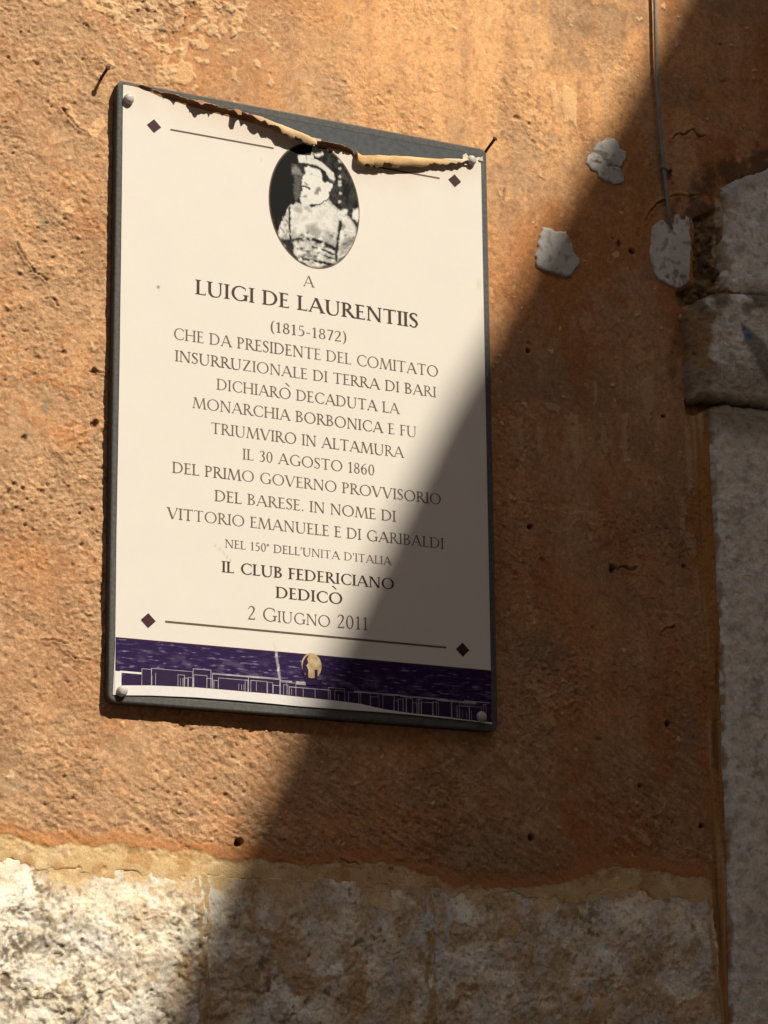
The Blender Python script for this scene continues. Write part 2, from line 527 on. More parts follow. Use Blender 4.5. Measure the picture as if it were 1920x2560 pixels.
    for (px, py, r) in [(30, 1900, 45), (20, 1960, 40), (55, 1965, 26), (70, 1095, 22), (45, 1120, 18), (110, 560, 30),
                        (60, 500, 14), (235, 1085, 26), (120, 1010, 40)]:
        g = np.maximum(g, sstep(r, 0, np.hypot(PX - px, PY - py)))
    gn = sstep(0.02, 0.35, fbm(X, Z, 0.012, 4, 33) + 0.05)
    a = mixc(a, (0.31, 0.245, 0.15), g * 0.8 * (0.15 + 0.85 * gn))
    a = mixc(a, (0.62, 0.55, 0.42), sstep(36, 0, np.hypot((PX - 36) * 1.2, PY - 1955)) * sstep(0.0, 0.3, -fbm(X, Z, 0.013, 3, 34)))
    dk = poly_sd(ppx + 10 * wx, ppy + 10 * wy, [(1640, 540), (1700, 500), (1745, 420), (1800, 395), (1920, 340), (2000, 330), (2000, 470), (1800, 480), (1795, 740), (1700, 770), (1690, 715), (1735, 690), (1735, 560)])
    dn = sstep(-0.2, 0.45, 1.3 * fbm(X, Z, 0.026, 5, 35, 0.6) + sstep(-40, 60, dk) - 0.40)
    a = mixc(a, (0.085, 0.062, 0.038), sstep(-50, 20, dk) * dn * 0.75)
    # torn rubble joint between the right-hand patch and the stone
    rj = poly_sd(ppx, ppy, [(1733, 545), (1800, 520), (1814, 745), (1700, 772), (1690, 730), (1733, 720)])
    wj = sstep(-3, 6, rj)
    h = h - 0.007 * wj + wj * 0.010 * fbm(X, Z, 0.022, 5, 36, 0.6)
    a = mixc(a, (0.24, 0.165, 0.085), wj * 0.9)
    a = mixc(a, (0.085, 0.06, 0.035), wj * sstep(-0.05, 0.25, fbm(X, Z, 0.018, 4, 37)))

    w = line_sd(ppx, ppy, [(1797, 500), (1800, 600), (1792, 680), (1800, 730)])
    a = mixc(a, (0.50, 0.40, 0.27), sstep(13, 7, w) * sstep(-0.15, 0.1, fbm(X, Z, 0.025, 4, 46)))
    gp = poly_sd(PX + 5 * wx, PY + 5 * wy, [(1716, 998), (1800, 998), (1860, 1004), (2300, 1050), (2300, 1075), (1860, 1030), (1800, 1022), (1765, 1024), (1740, 1036), (1718, 1034)])
    a = mixc(a, (0.035, 0.026, 0.018), sstep(-6, 3, gp) * 0.92)
    h = h - 0.012 * sstep(-4, 6, gp)
    # foot of the plaster: a smooth orange fillet, then the ochre wash, then it dives behind the stones
    bs = interp(BS, PX)
    bo = interp(BO, PX) + 14 * wx + 6 * fbm(X, Z, 0.012, 4, 38, 0.65)
    fil = sstep(-52 + 46 * fbm(X, Z, 0.06, 4, 39), -14, PY - bo)
    h = h * (1 - 0.35 * fil)
    a = mixc(a, (0.55, 0.235, 0.085), fil * 0.75)
    och = sstep(-2, 2, PY - bo)
    h = h - 0.0006 * och
    a = a * (1 - och[..., None]) + ochre(X, Z) * och[..., None]
    h = h * (1 - 0.75 * sstep(-40, 0, PY - bs))
    # ochre return against the quoin
    oe = interp(OE, PY) + 5 * wx
    w = sstep(0, 9, PX - oe + 9 * fbm(X, Z, 0.03, 4, 44)) * sstep(1000, 1030, PY)
    stq = afbm(X * 1.0, Z * 0.07, 0.010, 4, 41)
    oc = np.empty(X.shape + (3,)); oc[:] = (0.47, 0.225, 0.075)
    oc = mixc(oc, (0.56, 0.38, 0.20), sstep(0.08, 0.5, stq)); oc = mixc(oc, (0.25, 0.15, 0.07), sstep(0.1, 0.5, -stq))
    a = mixc(a, (0, 0, 0), w) + oc * w[..., None]
    h = h + w * 0.0016 * stq
    # a soft groove where the field plaster meets that return, upper part
    gr = line_sd(ppx + 14 * fbm(X, Z, 0.05, 4, 47), ppy, [(1696, 800), (1690, 900), (1688, 990)])
    gw = sstep(20, 1, gr) * sstep(1010, 930, PY) * (0.5 + 0.5 * sstep(-0.2, 0.2, fbm(X, Z, 0.03, 4, 48)))
    h = h - 0.002 * gw
    a = mixc(a, (0.17, 0.105, 0.055), gw * 0.6)

    dirt = np.zeros(X.shape)
    for pts, wd, dp in CRACKS:
        xs = [p[0] for p in pts]; ys = [p[1] for p in pts]
        bb = (PX > min(xs) - 20) & (PX < max(xs) + 20) & (PY > min(ys) - 20) & (PY < max(ys) + 20)
        if not bb.any(): continue
        d = line_sd(PX[bb] + 15 * wx[bb], PY[bb] + 15 * wy[bb], pts)
        wdn = wd * (0.55 + 0.9 * np.clip(0.5 + fbm(X[bb], Z[bb], 0.012, 2, 65), 0, 1))
        w = sstep(wdn * 1.4, wdn * 0.3, d)
        h[bb] -= 0.7 * dp * w
        h[bb] += 0.0012 * sstep(14, 2, d) * (1 - w)
        dirt[bb] = np.maximum(dirt[bb], w * 0.55)
    stamp_pits(X1, Z1, h, dirt)
    a = mixc(a, (0.07, 0.045, 0.025), dirt * 0.85)

    # it ends behind the stones
    sink = sstep(0, 70, PY - bs + 95 * fbm(X + 0.003 * wx, Z + 0.003 * wy, 0.045, 5, 45, 0.62) - 10) * sstep(4, 18, PY - bs) * sstep(1792, 1772, PX - 0.02 * (PY - 2250))
    m = PX > 1600
    for q in QUOINS:
        sink[m] = np.maximum(sink[m], sstep(8, 22, poly_sd(PX[m], PY[m], q)))
    sink = np.maximum(sink, (PX > 1850) * sstep(440, 460, PY))
    h = h - 0.03 * sink
    a = np.concatenate([np.clip(a, 0, 1), np.clip(0.12 + 0.85 * rough * (1 - 0.6 * fil), 0, 1)[..., None]], -1)
    return h, a


M_plaster = attr_mat('weathered_plaster', 0.95, 0.08, grain=0.30, gscale=520, bump=0.0016, bscale=380, bdetail=7, specks=0.38, sscale=260)
M_stone = attr_mat('limestone', 0.9, 0.12, grain=0.22, gscale=500, bump=0.0010, bscale=300, bdetail=8, specks=0.28, sscale=210)
M_cement = attr_mat('cement', 0.9, 0.12, grain=0.10, gscale=900, bump=0.0006, bscale=500, bdetail=6)

facade = empty('building_facade', (0.15, 0, 0))
tag(facade, 'weathered orange plastered house wall with pale stone blocks along its foot and right corner', 'building')

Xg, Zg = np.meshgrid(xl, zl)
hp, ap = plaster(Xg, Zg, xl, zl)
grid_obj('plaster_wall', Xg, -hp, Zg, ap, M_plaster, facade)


# ------------------------------------------------------------------ stones
def sub_axis(src, lo, hi):
    return src[(src >= lo) & (src <= hi)]


def stone_course(name, pl, pr, seed, craggy, dark, film, x_lo=None, extra=None):
    """one block of the bottom course between photograph x = pl and pr (measured at y = 2350)"""
    x0 = at(pl, 2350)[0] - 0.008 if x_lo is None else x_lo
    x1 = at(pr, 2350)[0] + 0.008
    z1 = at((pl + pr) / 2, 2120)[1] if x_lo is None else at(0, 2090)[1]
    z0 = ZC - 0.98
    xs = sub_axis(xl, x0 - 0.03, x1 + 0.03)
    zs = np.concatenate([np.arange(z0 - 0.03, zl[0] if zl[0] > z0 else z0, 0.01), sub_axis(zl, z0, z1 + 0.06)])
    zs = np.unique(np.round(zs, 6))
    X, Z = np.meshgrid(xs, zs)
    PX, PY, wx, wy = wall_fields(X, Z)
    bs = interp(BS, PX) + 10 * wx + 7 * fbm(X, Z, 0.012, 3, 70)
    ex = np.minimum(X - x0, x1 - X) + 0.004 * fbm(X, Z, 0.02, 4, 71 + seed)
    ez = (PY - bs) * 0.00046
    eb = (Z - z0) + 0.003 * wy
    e = np.minimum(np.minimum(ex, ez), eb)
    bev = sstep(0.008, 0.060, np.minimum(ez, eb))
    h = -0.0010 + 0.0022 * sstep(0.0, 0.030, ez) + 0.0032 * bev
    r1 = ridged(X, Z, 0.055, 5, 72 + seed); r2 = fbm(X, Z, 0.022, 5, 73 + seed, 0.62); r3 = fbm(X, Z, 0.008, 4, 74 + seed, 0.6)
    h = h + (0.10 + 0.90 * bev) * (0.75 if craggy > .9 else 1.0) * craggy * (0.0036 * (r1 - 0.4) + 0.0021 * r2 + 0.0008 * r3) + 0.0015 * fbm(X, Z, 0.06, 3, 75 + seed)
    pl_ = fbm(X + 0.006 * wx, Z + 0.006 * wy, 0.05, 5, 88 + seed, 0.55)
    h = h + (0.0016 * sstep(0.0, 0.03, pl_) + 0.0014 * sstep(0.18, 0.21, pl_) + 0.0014 * sstep(-0.2, -0.17, pl_)) * min(craggy, 1.0) * bev
    h = h - craggy * 0.006 * np.maximum(0, -fbm(X, Z, 0.017, 3, 76 + seed) - 0.28) * bev
    # pigment
    a = np.empty(X.shape + (3,)); a[:] = (0.76, 0.67, 0.515)
    m1 = fbm(X, Z, 0.05, 5, 77 + seed, 0.6); m2 = fbm(X, Z, 0.014, 4, 78 + seed, 0.65); m3 = fbm(X, Z, 0.10, 4, 79 + seed)
    a = mixc(a, (0.88, 0.81, 0.68), sstep(-0.1, 0.3, m3 + 0.5 * m2) * 0.9)
    a = mixc(a, (0.55, 0.42, 0.26), sstep(0.02, 0.40, m1) * 0.7)
    a = mixc(a, (0.46, 0.36, 0.245), sstep(0.10, 0.42, m2) * 0.6)
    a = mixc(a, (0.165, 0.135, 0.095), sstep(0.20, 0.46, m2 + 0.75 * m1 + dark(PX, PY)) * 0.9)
    # film of old ochre wash on the block, scaled off in islands
    fw = fbm(X + 0.006 * wx, Z + 0.006 * wy, 0.095, 6, 80 + seed, 0.62)
    fl = sstep(-0.10, 0.22, fw + film)
    a = mixc(a, (0.47, 0.345, 0.20), fl * 0.85)
    fl2 = sstep(0.20, 0.24, fbm(X + 0.005 * wx, Z + 0.005 * wy, 0.075, 5, 81 + seed, 0.55) + film * 0.7)
    a = mixc(a, (0.46, 0.285, 0.125), fl2 * 0.75)
    h = h + 0.0008 * fl2
    a = (1.12 if craggy > .9 else 1.30) * a * (1 + 0.30 * fbm(X, Z, 0.03, 5, 86 + seed, 0.65) + 0.14 * fbm(X, Z, 0.007, 3, 87 + seed))[..., None]
    h = h + 0.0008 * fl
    g = sstep(0.08, 0.30, fbm(X, Z, 0.04, 5, 82 + seed))
    a = mixc(a, (0.60, 0.545, 0.465), g * 0.45)
    a = mixc(a, (0.74, 0.70, 0.63), sstep(0.14, 0.24, fbm(X + 0.004 * wy, Z, 0.040, 6, 84 + seed, 0.6)) * (0.75 if craggy < .9 else 0.2))
    if extra: a = extra(a, X, Z, PX, PY, wx, wy)
    # flecks
    fk = fbm(X, Z, 0.0065, 3, 89 + seed, 0.65)
    a = mixc(a, (0.33, 0.25, 0.16), sstep(0.18, 0.38, fk + 0.35 * m1) * 0.5)
    a = mixc(a, (0.90, 0.84, 0.72), sstep(0.18, 0.36, -fk) * (0.6 if craggy > .9 else 0.25))
    if craggy > .9:
        bl = fbm(X + 0.006 * wx, Z + 0.006 * wy, 0.085, 5, 98, 0.6)
        a = mixc(a, (0.70, 0.50, 0.31), sstep(0.10, 0.32, bl) * 0.5)
        a = mixc(a, (0.50, 0.46, 0.40), sstep(0.08, 0.34, -bl) * 0.5)
        a = mixc(a, (0.93, 0.87, 0.77), sstep(0.12, 0.2, fbm(X + 0.004 * wx, Z, 0.05, 5, 99, 0.55)) * 0.6)
    # ochre wash over the upper edge, scaled off in places, and down the joint
    reach = 24 + 115 * fbm(X + 0.004 * wx, Z + 0.004 * wy, 0.06, 5, 83 + seed, 0.6)
    up = sstep(2.5, -2.5, PY - bs - reach)
    oc = ochre(X, Z)
    a = a * (1 - 0.9 * up[..., None]) + oc * 0.9 * up[..., None]
    a = mixc(a, (0.50, 0.35, 0.19), sstep(70, 0, PY - bs - reach) * (1 - up) * sstep(-0.1, 0.2, m1) * 0.6)
    jt = sstep(0.0040, 0.0022, np.abs(ex - 0.009 + 0.006 * fbm(X, Z, 0.03, 4, 85))) * sstep(-0.25, -0.1, fbm(X, Z, 0.04, 3, 97))
    a = mixc(a, (0.54, 0.355, 0.16), jt * 0.85)
    h = h + 0.0008 * jt
    h = h - 0.045 * sstep(0.002, -0.004, e)
    grid_obj(name, X, -h, Z, a, M_stone, facade, keep=(e > -0.006))


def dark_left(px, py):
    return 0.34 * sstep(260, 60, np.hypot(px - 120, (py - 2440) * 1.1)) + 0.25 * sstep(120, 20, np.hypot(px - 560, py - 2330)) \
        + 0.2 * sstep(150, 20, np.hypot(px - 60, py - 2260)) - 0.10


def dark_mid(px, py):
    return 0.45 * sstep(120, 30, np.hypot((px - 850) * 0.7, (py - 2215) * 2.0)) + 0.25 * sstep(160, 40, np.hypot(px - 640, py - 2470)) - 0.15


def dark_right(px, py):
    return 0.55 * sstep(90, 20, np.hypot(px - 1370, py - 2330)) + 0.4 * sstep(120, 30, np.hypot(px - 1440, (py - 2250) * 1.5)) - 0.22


def streaks(a, X, Z, PX, PY, wx, wy):
    for pts, wd, c in (([(1066, 2215), (1070, 2300), (1085, 2400), (1098, 2475)], 13, (0.72, 0.72, 0.70)), ([(1108, 2225), (1122, 2290), (1112, 2360)], 9, (0.70, 0.69, 0.66)),
                       ([(1180, 2225), (1235, 2205), (1290, 2215), (1305, 2240)], 16, (0.70, 0.70, 0.66)), ([(1362, 2265), (1368, 2300)], 14, (0.74, 0.66, 0.55)),
                       ([(515, 2215), (535, 2210), (540, 2290), (505, 2360), (490, 2400)], 15, (0.70, 0.66, 0.58)), ([(1500, 2250), (1530, 2240)], 12, (0.70, 0.62, 0.5))):
        d = line_sd(PX + 26 * wx, PY + 26 * wy, pts)
        a = mixc(a, c, sstep(wd * 1.2, wd * 0.7, d) * 0.8)
    return a


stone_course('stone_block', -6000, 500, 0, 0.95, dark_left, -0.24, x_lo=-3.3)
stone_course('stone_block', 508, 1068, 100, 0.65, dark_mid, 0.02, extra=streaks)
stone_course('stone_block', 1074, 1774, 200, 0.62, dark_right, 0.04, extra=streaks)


def quoin(name, pts, seed, base, relief, tone, stain, warp=0.006):
    """corner stone: outline given by photograph pixels on the wall"""
    P = np.array([at(*p) for p in pts])
    x0, z0 = P.min(0); x1, z1 = P.max(0)
    xs = sub_axis(xl, x0 - 0.03, x1 + 0.03)
    zs = sub_axis(zl, z0 - 0.03, z1 + 0.03)
    X, Z = np.meshgrid(xs, zs)
    PX, PY, wx, wy = wall_fields(X, Z)
    sd = poly_sd(X + warp * wx, Z + warp * wy, P) + 0.0016 * fbm(X, Z, 0.010, 4, 90 + seed, 0.6)
    h = base - 0.003 + 0.006 * np.sqrt(sstep(-0.002, 0.012, sd)) 
    h = h + relief * (0.003 * fbm(X, Z, 0.05, 4, 91 + seed) + 0.0030 * fbm(X, Z, 0.014, 4, 92 + seed, 0.65))
    h = h - relief * 0.007 * np.maximum(0, -fbm(X, Z, 0.016, 3, 93 + seed) - 0.26)
    a = np.empty(X.shape + (3,)); a[:] = tone
    m1 = fbm(X, Z, 0.035, 5, 94 + seed, 0.6); m2 = fbm(X, Z, 0.012, 4, 95 + seed, 0.65)
    a = a * (1 + 0.25 * fbm(X, Z, 0.02, 5, 96 + seed, 0.7))[..., None]
    a = mixc(a, np.array(tone) * 0.62, sstep(0.0, 0.4, m1) * 0.8)
    a = mixc(a, np.minimum(np.array(tone) * 1.3, 0.85), sstep(0.06, 0.36, m2) * 0.7)
    a = mixc(a, np.array(tone) * 0.5, sstep(0.12, 0.5, -m2) * 0.5)
    if stain:
        a = stain(a, X, Z, PX, PY, wx, wy, sd)
    h = h - 0.05 * sstep(0.001, -0.005, sd)
    grid_obj(name, X, -h, Z, a, M_stone, facade, keep=(sd > -0.007))


def stain_top(a, X, Z, PX, PY, wx, wy, sd):
    a = mixc(a, (0.40, 0.26, 0.12), sstep(1835, 1800, PX + 10 * wx) * sstep(-0.2, 0.2, fbm(X, Z, 0.02, 3, 111) + 0.1) * 0.85)
    a = mixc(a, (0.30, 0.26, 0.21), sstep(510, 470, PY + 0.3 * (PX - 1800) + 16 * wy) * 0.55)
    return a


def stain_mid(a, X, Z, PX, PY, wx, wy, sd):
    d = PX - interp(QE, PY) - 30 * wx + 34 * fbm(X, Z, 0.03, 4, 114, 0.6)
    a = mixc(a, (0.36, 0.215, 0.095), sstep(70, 44, d) * 0.9)
    a = mixc(a, (0.27, 0.165, 0.08), sstep(26, 10, d) * 0.7)
    a = mixc(a, (0.15, 0.125, 0.085), sstep(830, 760, PY + 30 * wy) * sstep(-0.3, 0.2, fbm(X, Z, 0.03, 4, 112)) * 0.85)
    a = mixc(a, (0.33, 0.29, 0.22), sstep(905, 950, PY + 50 * wy) * 0.7)
    w = poly_sd(PX + 4 * wx, PY + 4 * wy, [(1856, 830), (1880, 850), (1920, 900), (1990, 960), (1990, 1000), (1900, 960), (1870, 900), (1845, 860)])
    a = mixc(a, (0.15, 0.13, 0.11), sstep(-8, 4, w) * 0.75)
    w = poly_sd(PX, PY, [(1835, 814), (1858, 836), (1864, 856), (1848, 856), (1840, 836)])
    a = mixc(a, (0.12, 0.19, 0.36), sstep(-3, 2, w) * 0.85)
    return a


def stain_low(a, X, Z, PX, PY, wx, wy, sd):
    d = PX - interp(QE, PY) - 8 * wx
    a = mixc(a, (0.42, 0.235, 0.09), sstep(8, 2, d) * sstep(-0.1, 0.2, fbm(X, Z, 0.03, 3, 113) + .1) * 0.8)
    a = mixc(a, (0.30, 0.245, 0.175), sstep(1140, 1040, PY + 40 * wy) * 0.8)
    return a


quoin('quoin_stone', QUOINS[0], 0, 0.004, 0.5, (0.88, 0.84, 0.745), stain_top, 0.004)
quoin('quoin_stone', QUOINS[1], 50, 0.012, 0.75, (0.82, 0.765, 0.645), stain_mid)
quoin('quoin_stone', QUOINS[2], 80, 0.005, 0.5, (0.86, 0.80, 0.665), stain_low, 0.0022)


# ------------------------------------------------------------------ cement patches
def cement(pts, seed, tone, holes=()):
    P = np.array([at(*p) for p in pts])
    x0, z0 = P.min(0); x1, z1 = P.max(0)
    xs = np.arange(x0 - 0.012, x1 + 0.012, 0.0012); zs = np.arange(z0 - 0.012, z1 + 0.012, 0.0012)
    X, Z = np.meshgrid(xs, zs)
    PX, PY = survey(X, Z)
    wx = fbm(X, Z, 0.012, 4, 120 + seed); wy = fbm(X, Z, 0.012, 4, 121 + seed)
    sd = poly_sd(X + 0.0026 * wx, Z + 0.0026 * wy, P) + 0.0007 * fbm(X, Z, 0.005, 3, 126 + seed)
    h = 0.0012 + 0.0010 * sstep(0.0, 0.004, sd) + 0.0009 * fbm(X, Z, 0.03, 4, 122 + seed) + 0.0004 * fbm(X, Z, 0.008, 3, 123 + seed)
    a = np.empty(X.shape + (3,)); a[:] = tone
    a = a * (1 + 0.22 * fbm(X, Z, 0.03, 4, 124 + seed))[..., None]
    a = mixc(a, (0.28, 0.25, 0.21), sstep(0.12, 0.42, fbm(X, Z, 0.012, 4, 125 + seed)) * 0.6)
    a = mixc(a, (0.44, 0.33, 0.23), sstep(0.0035, 0.0, sd + 0.003 * wx) * 0.55)
    for pts2, wd in holes:
        d = line_sd(PX + 16 * wx, PY + 16 * wy, pts2)
        w = sstep(wd * 1.5, wd * 0.5, d)
        h = h - 0.0011 * w; a = mixc(a, (0.24, 0.18, 0.13), w * 0.7)
    h = h - 0.02 * sstep(0.0008, -0.003, sd)
    grid_obj('cement_patch', X, -h, Z, a, M_cement, facade, keep=(sd > -0.004))


s_, ox, oy = 0.3737, 1300, 300
def zp(l): return [(ox + s_ * x, oy + s_ * y) for x, y in l]
cement(zp([(590, 112), (640, 125), (662, 165), (665, 190), (712, 210), (716, 250), (698, 275), (694, 300), (676, 330), (696, 375), (694, 410), (650, 435),
           (610, 436), (560, 405), (525, 385), (505, 355), (465, 335), (440, 300), (440, 255), (478, 215), (500, 165), (555, 128)]), 0, (0.57, 0.555, 0.525),
       [(zp([(440, 215), (500, 215), (545, 240), (570, 250)]), 5), (zp([(500, 285), (525, 290)]), 5), (zp([(600, 297), (612, 298)]), 5),
        (zp([(690, 298), (720, 296)]), 4), (zp([(650, 320), (670, 312)]), 3)])
cement(zp([(145, 712), (200, 722), (235, 740), (310, 745), (326, 790), (350, 830), (358, 890), (392, 915), (402, 965), (370, 1000), (350, 1045),
           (300, 1066), (270, 1045), (190, 1020), (115, 990), (100, 945), (118, 850), (125, 775), (150, 748)]), 7, (0.58, 0.565, 0.535),
       [(zp([(170, 700), (215, 716)]), 4)])
cement(zp([(880, 710), (920, 675), (955, 668), (975, 690), (1000, 705), (1020, 700), (1030, 640), (1060, 615), (1070, 655), (1090, 660), (1105, 628), (1140, 655),
           (1130, 740), (1148, 830), (1140, 960), (1135, 1080), (1100, 1110), (1030, 1135), (985, 1105), (930, 1080), (895, 1040), (870, 940), (868, 840)]), 14, (0.66, 0.645, 0.61),
       [(zp([(1075, 630), (1082, 655)]), 5), (zp([(1035, 1030), (1040, 1040)]), 6), (zp([(1085, 1075), (1105, 1060)]), 6), (zp([(980, 1048), (985, 1055)]), 5)])

# the rest of the house front down to the street (out of frame)
zt = ZC - 0.97
lower = poly_obj('lower_wall', [(-3.4, 0.01, 0), (1.0, 0.01, 0), (1.0, 0.01, zt + .06), (-3.4, 0.01, zt + .06),
                                (-3.4, 0.4, 0), (1.0, 0.4, 0), (1.0, 0.4, zt + .06), (-3.4, 0.4, zt + .06)],
                 [(0, 1, 2, 3), (1, 5, 6, 2), (4, 0, 3, 7), (3, 2, 6, 7)],
                 tint_mat('rough_stone_base', (0.30, 0.24, 0.16), (0.52, 0.45, 0.34), 25, 0.95, 0.1, bump=0.01), facade)

# ================================================================== THE STREET AND THE NEIGHBOURING HOUSE
me = bpy.data.meshes.new('street')
me.from_pydata([(-40, -40, 0), (40, -40, 0), (40, 40, 0), (-40, 40, 0)], [], [(0, 1, 2, 3)])
street = link('street', me, tint_mat('paving_stone', (0.24, 0.20, 0.15), (0.40, 0.35, 0.28), 3, 0.85, 0.2, bump=0.004))
tag(street, kind='structure')

# its roof edge throws the slanting shadow: the edge is found by following the sun back from the wall
l_, d_ = SUN[0] / -SUN[1], SUN[2] / -SUN[1]
A = at(1690, 20); Mi = at(1090, 1067); B = at(405, 2498)   # where the shadow's edge runs on the wall
c0 = 3.3                                            # distance of the eave from the wall, above point A
H0 = A[1] + d_ * c0


def eave(p):
    """the point of the level eave that shades wall point p: distance out, x"""
    c = (H0 - p[1]) / d_
    return c, p[0] + l_ * c


(cA, xA), (cM, xM), (cB, xB) = eave(A), eave(Mi), eave(B)
s0, s1 = (xM - xA) / (cM - cA), (xB - xM) / (cB - cM)
X0 = xA - s0 * cA
wing = empty('neighbouring_house', (X0 + 0.3, 0, 0))
tag(wing, 'neighbouring house beyond the right edge whose eaves throw the slanting shadow', 'house')
opp = empty('sky_blocking_house', (-3, -6.2, 0))  # added out of view to cut the sky's fill light
tag(opp, 'unseen house added behind the viewer to block part of the sky', 'house')
M_wing = tint_mat('wing_plaster', (0.42, 0.30, 0.18), (0.55, 0.42, 0.28), 6, 0.95, 0.1, bump=0.004)
M_tile = tint_mat('roof_tile', (0.28, 0.13, 0.07), (0.42, 0.22, 0.12), 12, 0.9, 0.1, bump=0.01)
M_shut = tint_mat('shutter_paint', (0.07, 0.10, 0.06), (0.10, 0.14, 0.08), 20, 0.6, 0.3)


def ed(c, off=0.0): return (X0 + s0 * c if c < cM else xM + s1 * (c - cM)) + off
ov = 0.32
def prism(plan, z0, z1):
    n = len(plan)
    v = [(x, y, z0) for x, y in plan] + [(x, y, z1) for x, y in plan]
    f = [tuple(range(n - 1, -1, -1)), tuple(range(n, 2 * n))] + [(i, (i + 1) % n, n + (i + 1) % n, n + i) for i in range(n)]
    return v, f
v, f = prism([(ed(0.0, ov), -0.0), (ed(cM, ov), -cM), (ed(7, ov), -7.0), (ed(7, ov) + 5, -7.0), (ed(0, ov) + 5, 0.0)], 0.0, H0 - 0.14)
poly_obj('wall', v, f, M_wing, wing)
cs = (-0.3, cM, 7.3)
v = [(ed(c), -c, H0) for c in cs] + [(ed(c) + 3, -c, H0 + 0.9) for c in cs] + [(ed(c) + 6, -c, H0) for c in cs]
v += [(x, y, z - 0.12) for x, y, z in v]
f = []
for i in range(2):
    for r in (0, 3):
        f += [(r + i, r + i + 1, r + i + 4, r + i + 3), (9 + r + i + 3, 9 + r + i + 4, 9 + r + i + 1, 9 + r + i)]
    f += [(9 + i, 9 + i + 1, i + 1, i), (6 + i, 7 + i, 16 + i, 15 + i)]
for r in (0, 3):
    f += [(r, r + 3, r + 12, r + 9), (r + 2, r + 11, r + 14, r + 5)]
poly_obj('roof', v, f, M_tile, wing)
for cw in (2.2, 4.6):
    v, f = prism([(ed(cw, ov - 0.05), -cw), (ed(cw + 0.9, ov - 0.05), -cw - 0.9), (ed(cw + 0.9, ov + 0.02), -cw - 0.9), (ed(cw, ov + 0.02), -cw)], 3.4, 4.9)
    poly_obj('window_shutter', v, f, M_shut, wing)

v, f = prism([(-10, -6.2), (-10, -11), (1.9, -11), (1.9, -6.2)], 0.0, OPP_H - 0.2)
poly_obj('wall', v, f, M_wing, opp)
v, f = prism([(-10.2, -5.95), (-10.2, -11.2), (2.0, -11.2), (2.0, -5.95)], OPP_H - 0.2, OPP_H)
poly_obj('roof', v, f, M_tile, opp)
for cx_ in (-4.6, -1.6):
    v, f = prism([(cx_, -6.23), (cx_, -6.15), (cx_ + 1.0, -6.15), (cx_ + 1.0, -6.23)], 3.6, 5.2)
    poly_obj('window_shutter', v, f, M_shut, opp)

# ================================================================== THE PLAQUE
plaque = empty('plaque', (0, 0, ZC - 0.393))
tag(plaque, 'cream memorial plaque on grey board, its printed sheet torn and curled along the top', 'plaque')

PW, PT, PB = 0.2495, 0.3475, -0.3930
M_back = tint_mat('grey_board', (0.050, 0.058, 0.068), (0.082, 0.090, 0.098), 160, 0.62, 0.28, bump=0.0003)
M_rim = tint_mat('worn_rim', (0.072, 0.074, 0.074), (0.125, 0.122, 0.112), 220, 0.65, 0.25, bump=0.0003)
M_side = tint_mat('dark_board_edge', (0.035, 0.034, 0.033), (0.070, 0.064, 0.056), 120, 0.8, 0.2, bump=0.0004)


def rrect(x0, x1, z0, z1, r, n=7):
    pts = []
    for cx, cz, a0 in ((x1 - r, z1 - r, 0), (x0 + r, z1 - r, 90), (x0 + r, z0 + r, 180), (x1 - r, z0 + r, 270)):
        for i in range(n + 1):
            a = math.radians(a0 + 90 * i / n)
            pts.append((cx + r * math.cos(a), cz + r * math.sin(a)))
    return pts


loops = [(0.0, 0.0015, 0.009), (0.0, -T + 0.0022, 0.009), (0.0008, -T + 0.0006, 0.0085), (0.0022, -T, 0.0075), (0.0095, -T + 0.0002, 0.004), (0.0102, -T + 0.0004, 0.004)]
V = []; F = []; FM = []
for ins, y, r in loops:
    V += [(x, y, ZC + z) for x, z in rrect(-PW + ins, PW - ins, PB + ins, PT - ins, r)]
N = len(V) // len(loops)
for k in range(len(loops) - 1):
    for i in range(N):
        j = (i + 1) % N
        F.append((k * N + i, k * N + j, (k + 1) * N + j, (k + 1) * N + i)); FM.append(2 if k == 0 else 1)
F.append(tuple(range((len(loops) - 1) * N, len(loops) * N))); FM.append(0)
me = bpy.data.meshes.new('backing_board')
me.from_pydata(V, [], F)
for mt_ in (M_back, M_rim, M_side): me.materials.append(mt_)
me.polygons.foreach_set('material_index', np.array(FM, np.int32)); me.update()
board = link('backing_board', me, None, plaque)

# ---- the printed sheet: flat part, then the curled strip at the top
SY = -T - 0.0006                       # its front face
M_paper = attr_mat('printed_paper', 0.55, 0.22, grain=0.012, gscale=250, bump=0.00008, bscale=60, bdetail=3)
FOLD = [(296, 213), (312, 212), (330, 214), (350, 219), (375, 229), (400, 241), (430, 250), (450, 257), (475, 266), (500, 272), (540, 283), (560, 288), (600, 299),
        (650, 313), (700, 334), (750, 353), (785, 366), (800, 366), (830, 372), (860, 379), (880, 386), (888, 400), (900, 408), (925, 408), (950, 408), (1000, 409),
        (1060, 410), (1100, 410), (1150, 410), (1180, 403), (1195, 392), (1212, 398)]
fold = np.array([at(px, py, SY) for px, py in FOLD])
sx0, sx1 = at(304, 500, SY)[0], at(1206, 600, SY)[0]
xsS = np.linspace(sx0, sx1, 420)
topS = np.interp(xsS, fold[:, 0], fold[:, 1])
BOT = [(284, 1737), (300, 1738), (400, 1739), (520, 1745), (650, 1756), (740, 1765), (834, 1772), (960, 1781), (1054, 1789), (1179, 1803), (1229, 1810), (1240, 1812)]
botc = np.array([at(px, py, SY) for px, py in BOT])
botS = np.interp(xsS, botc[:, 0], botc[:, 1])
ts = np.linspace(0, 1, 240)
XS = np.tile(xsS, (len(ts), 1)); ZS = botS + (topS - botS) * ts[:, None]
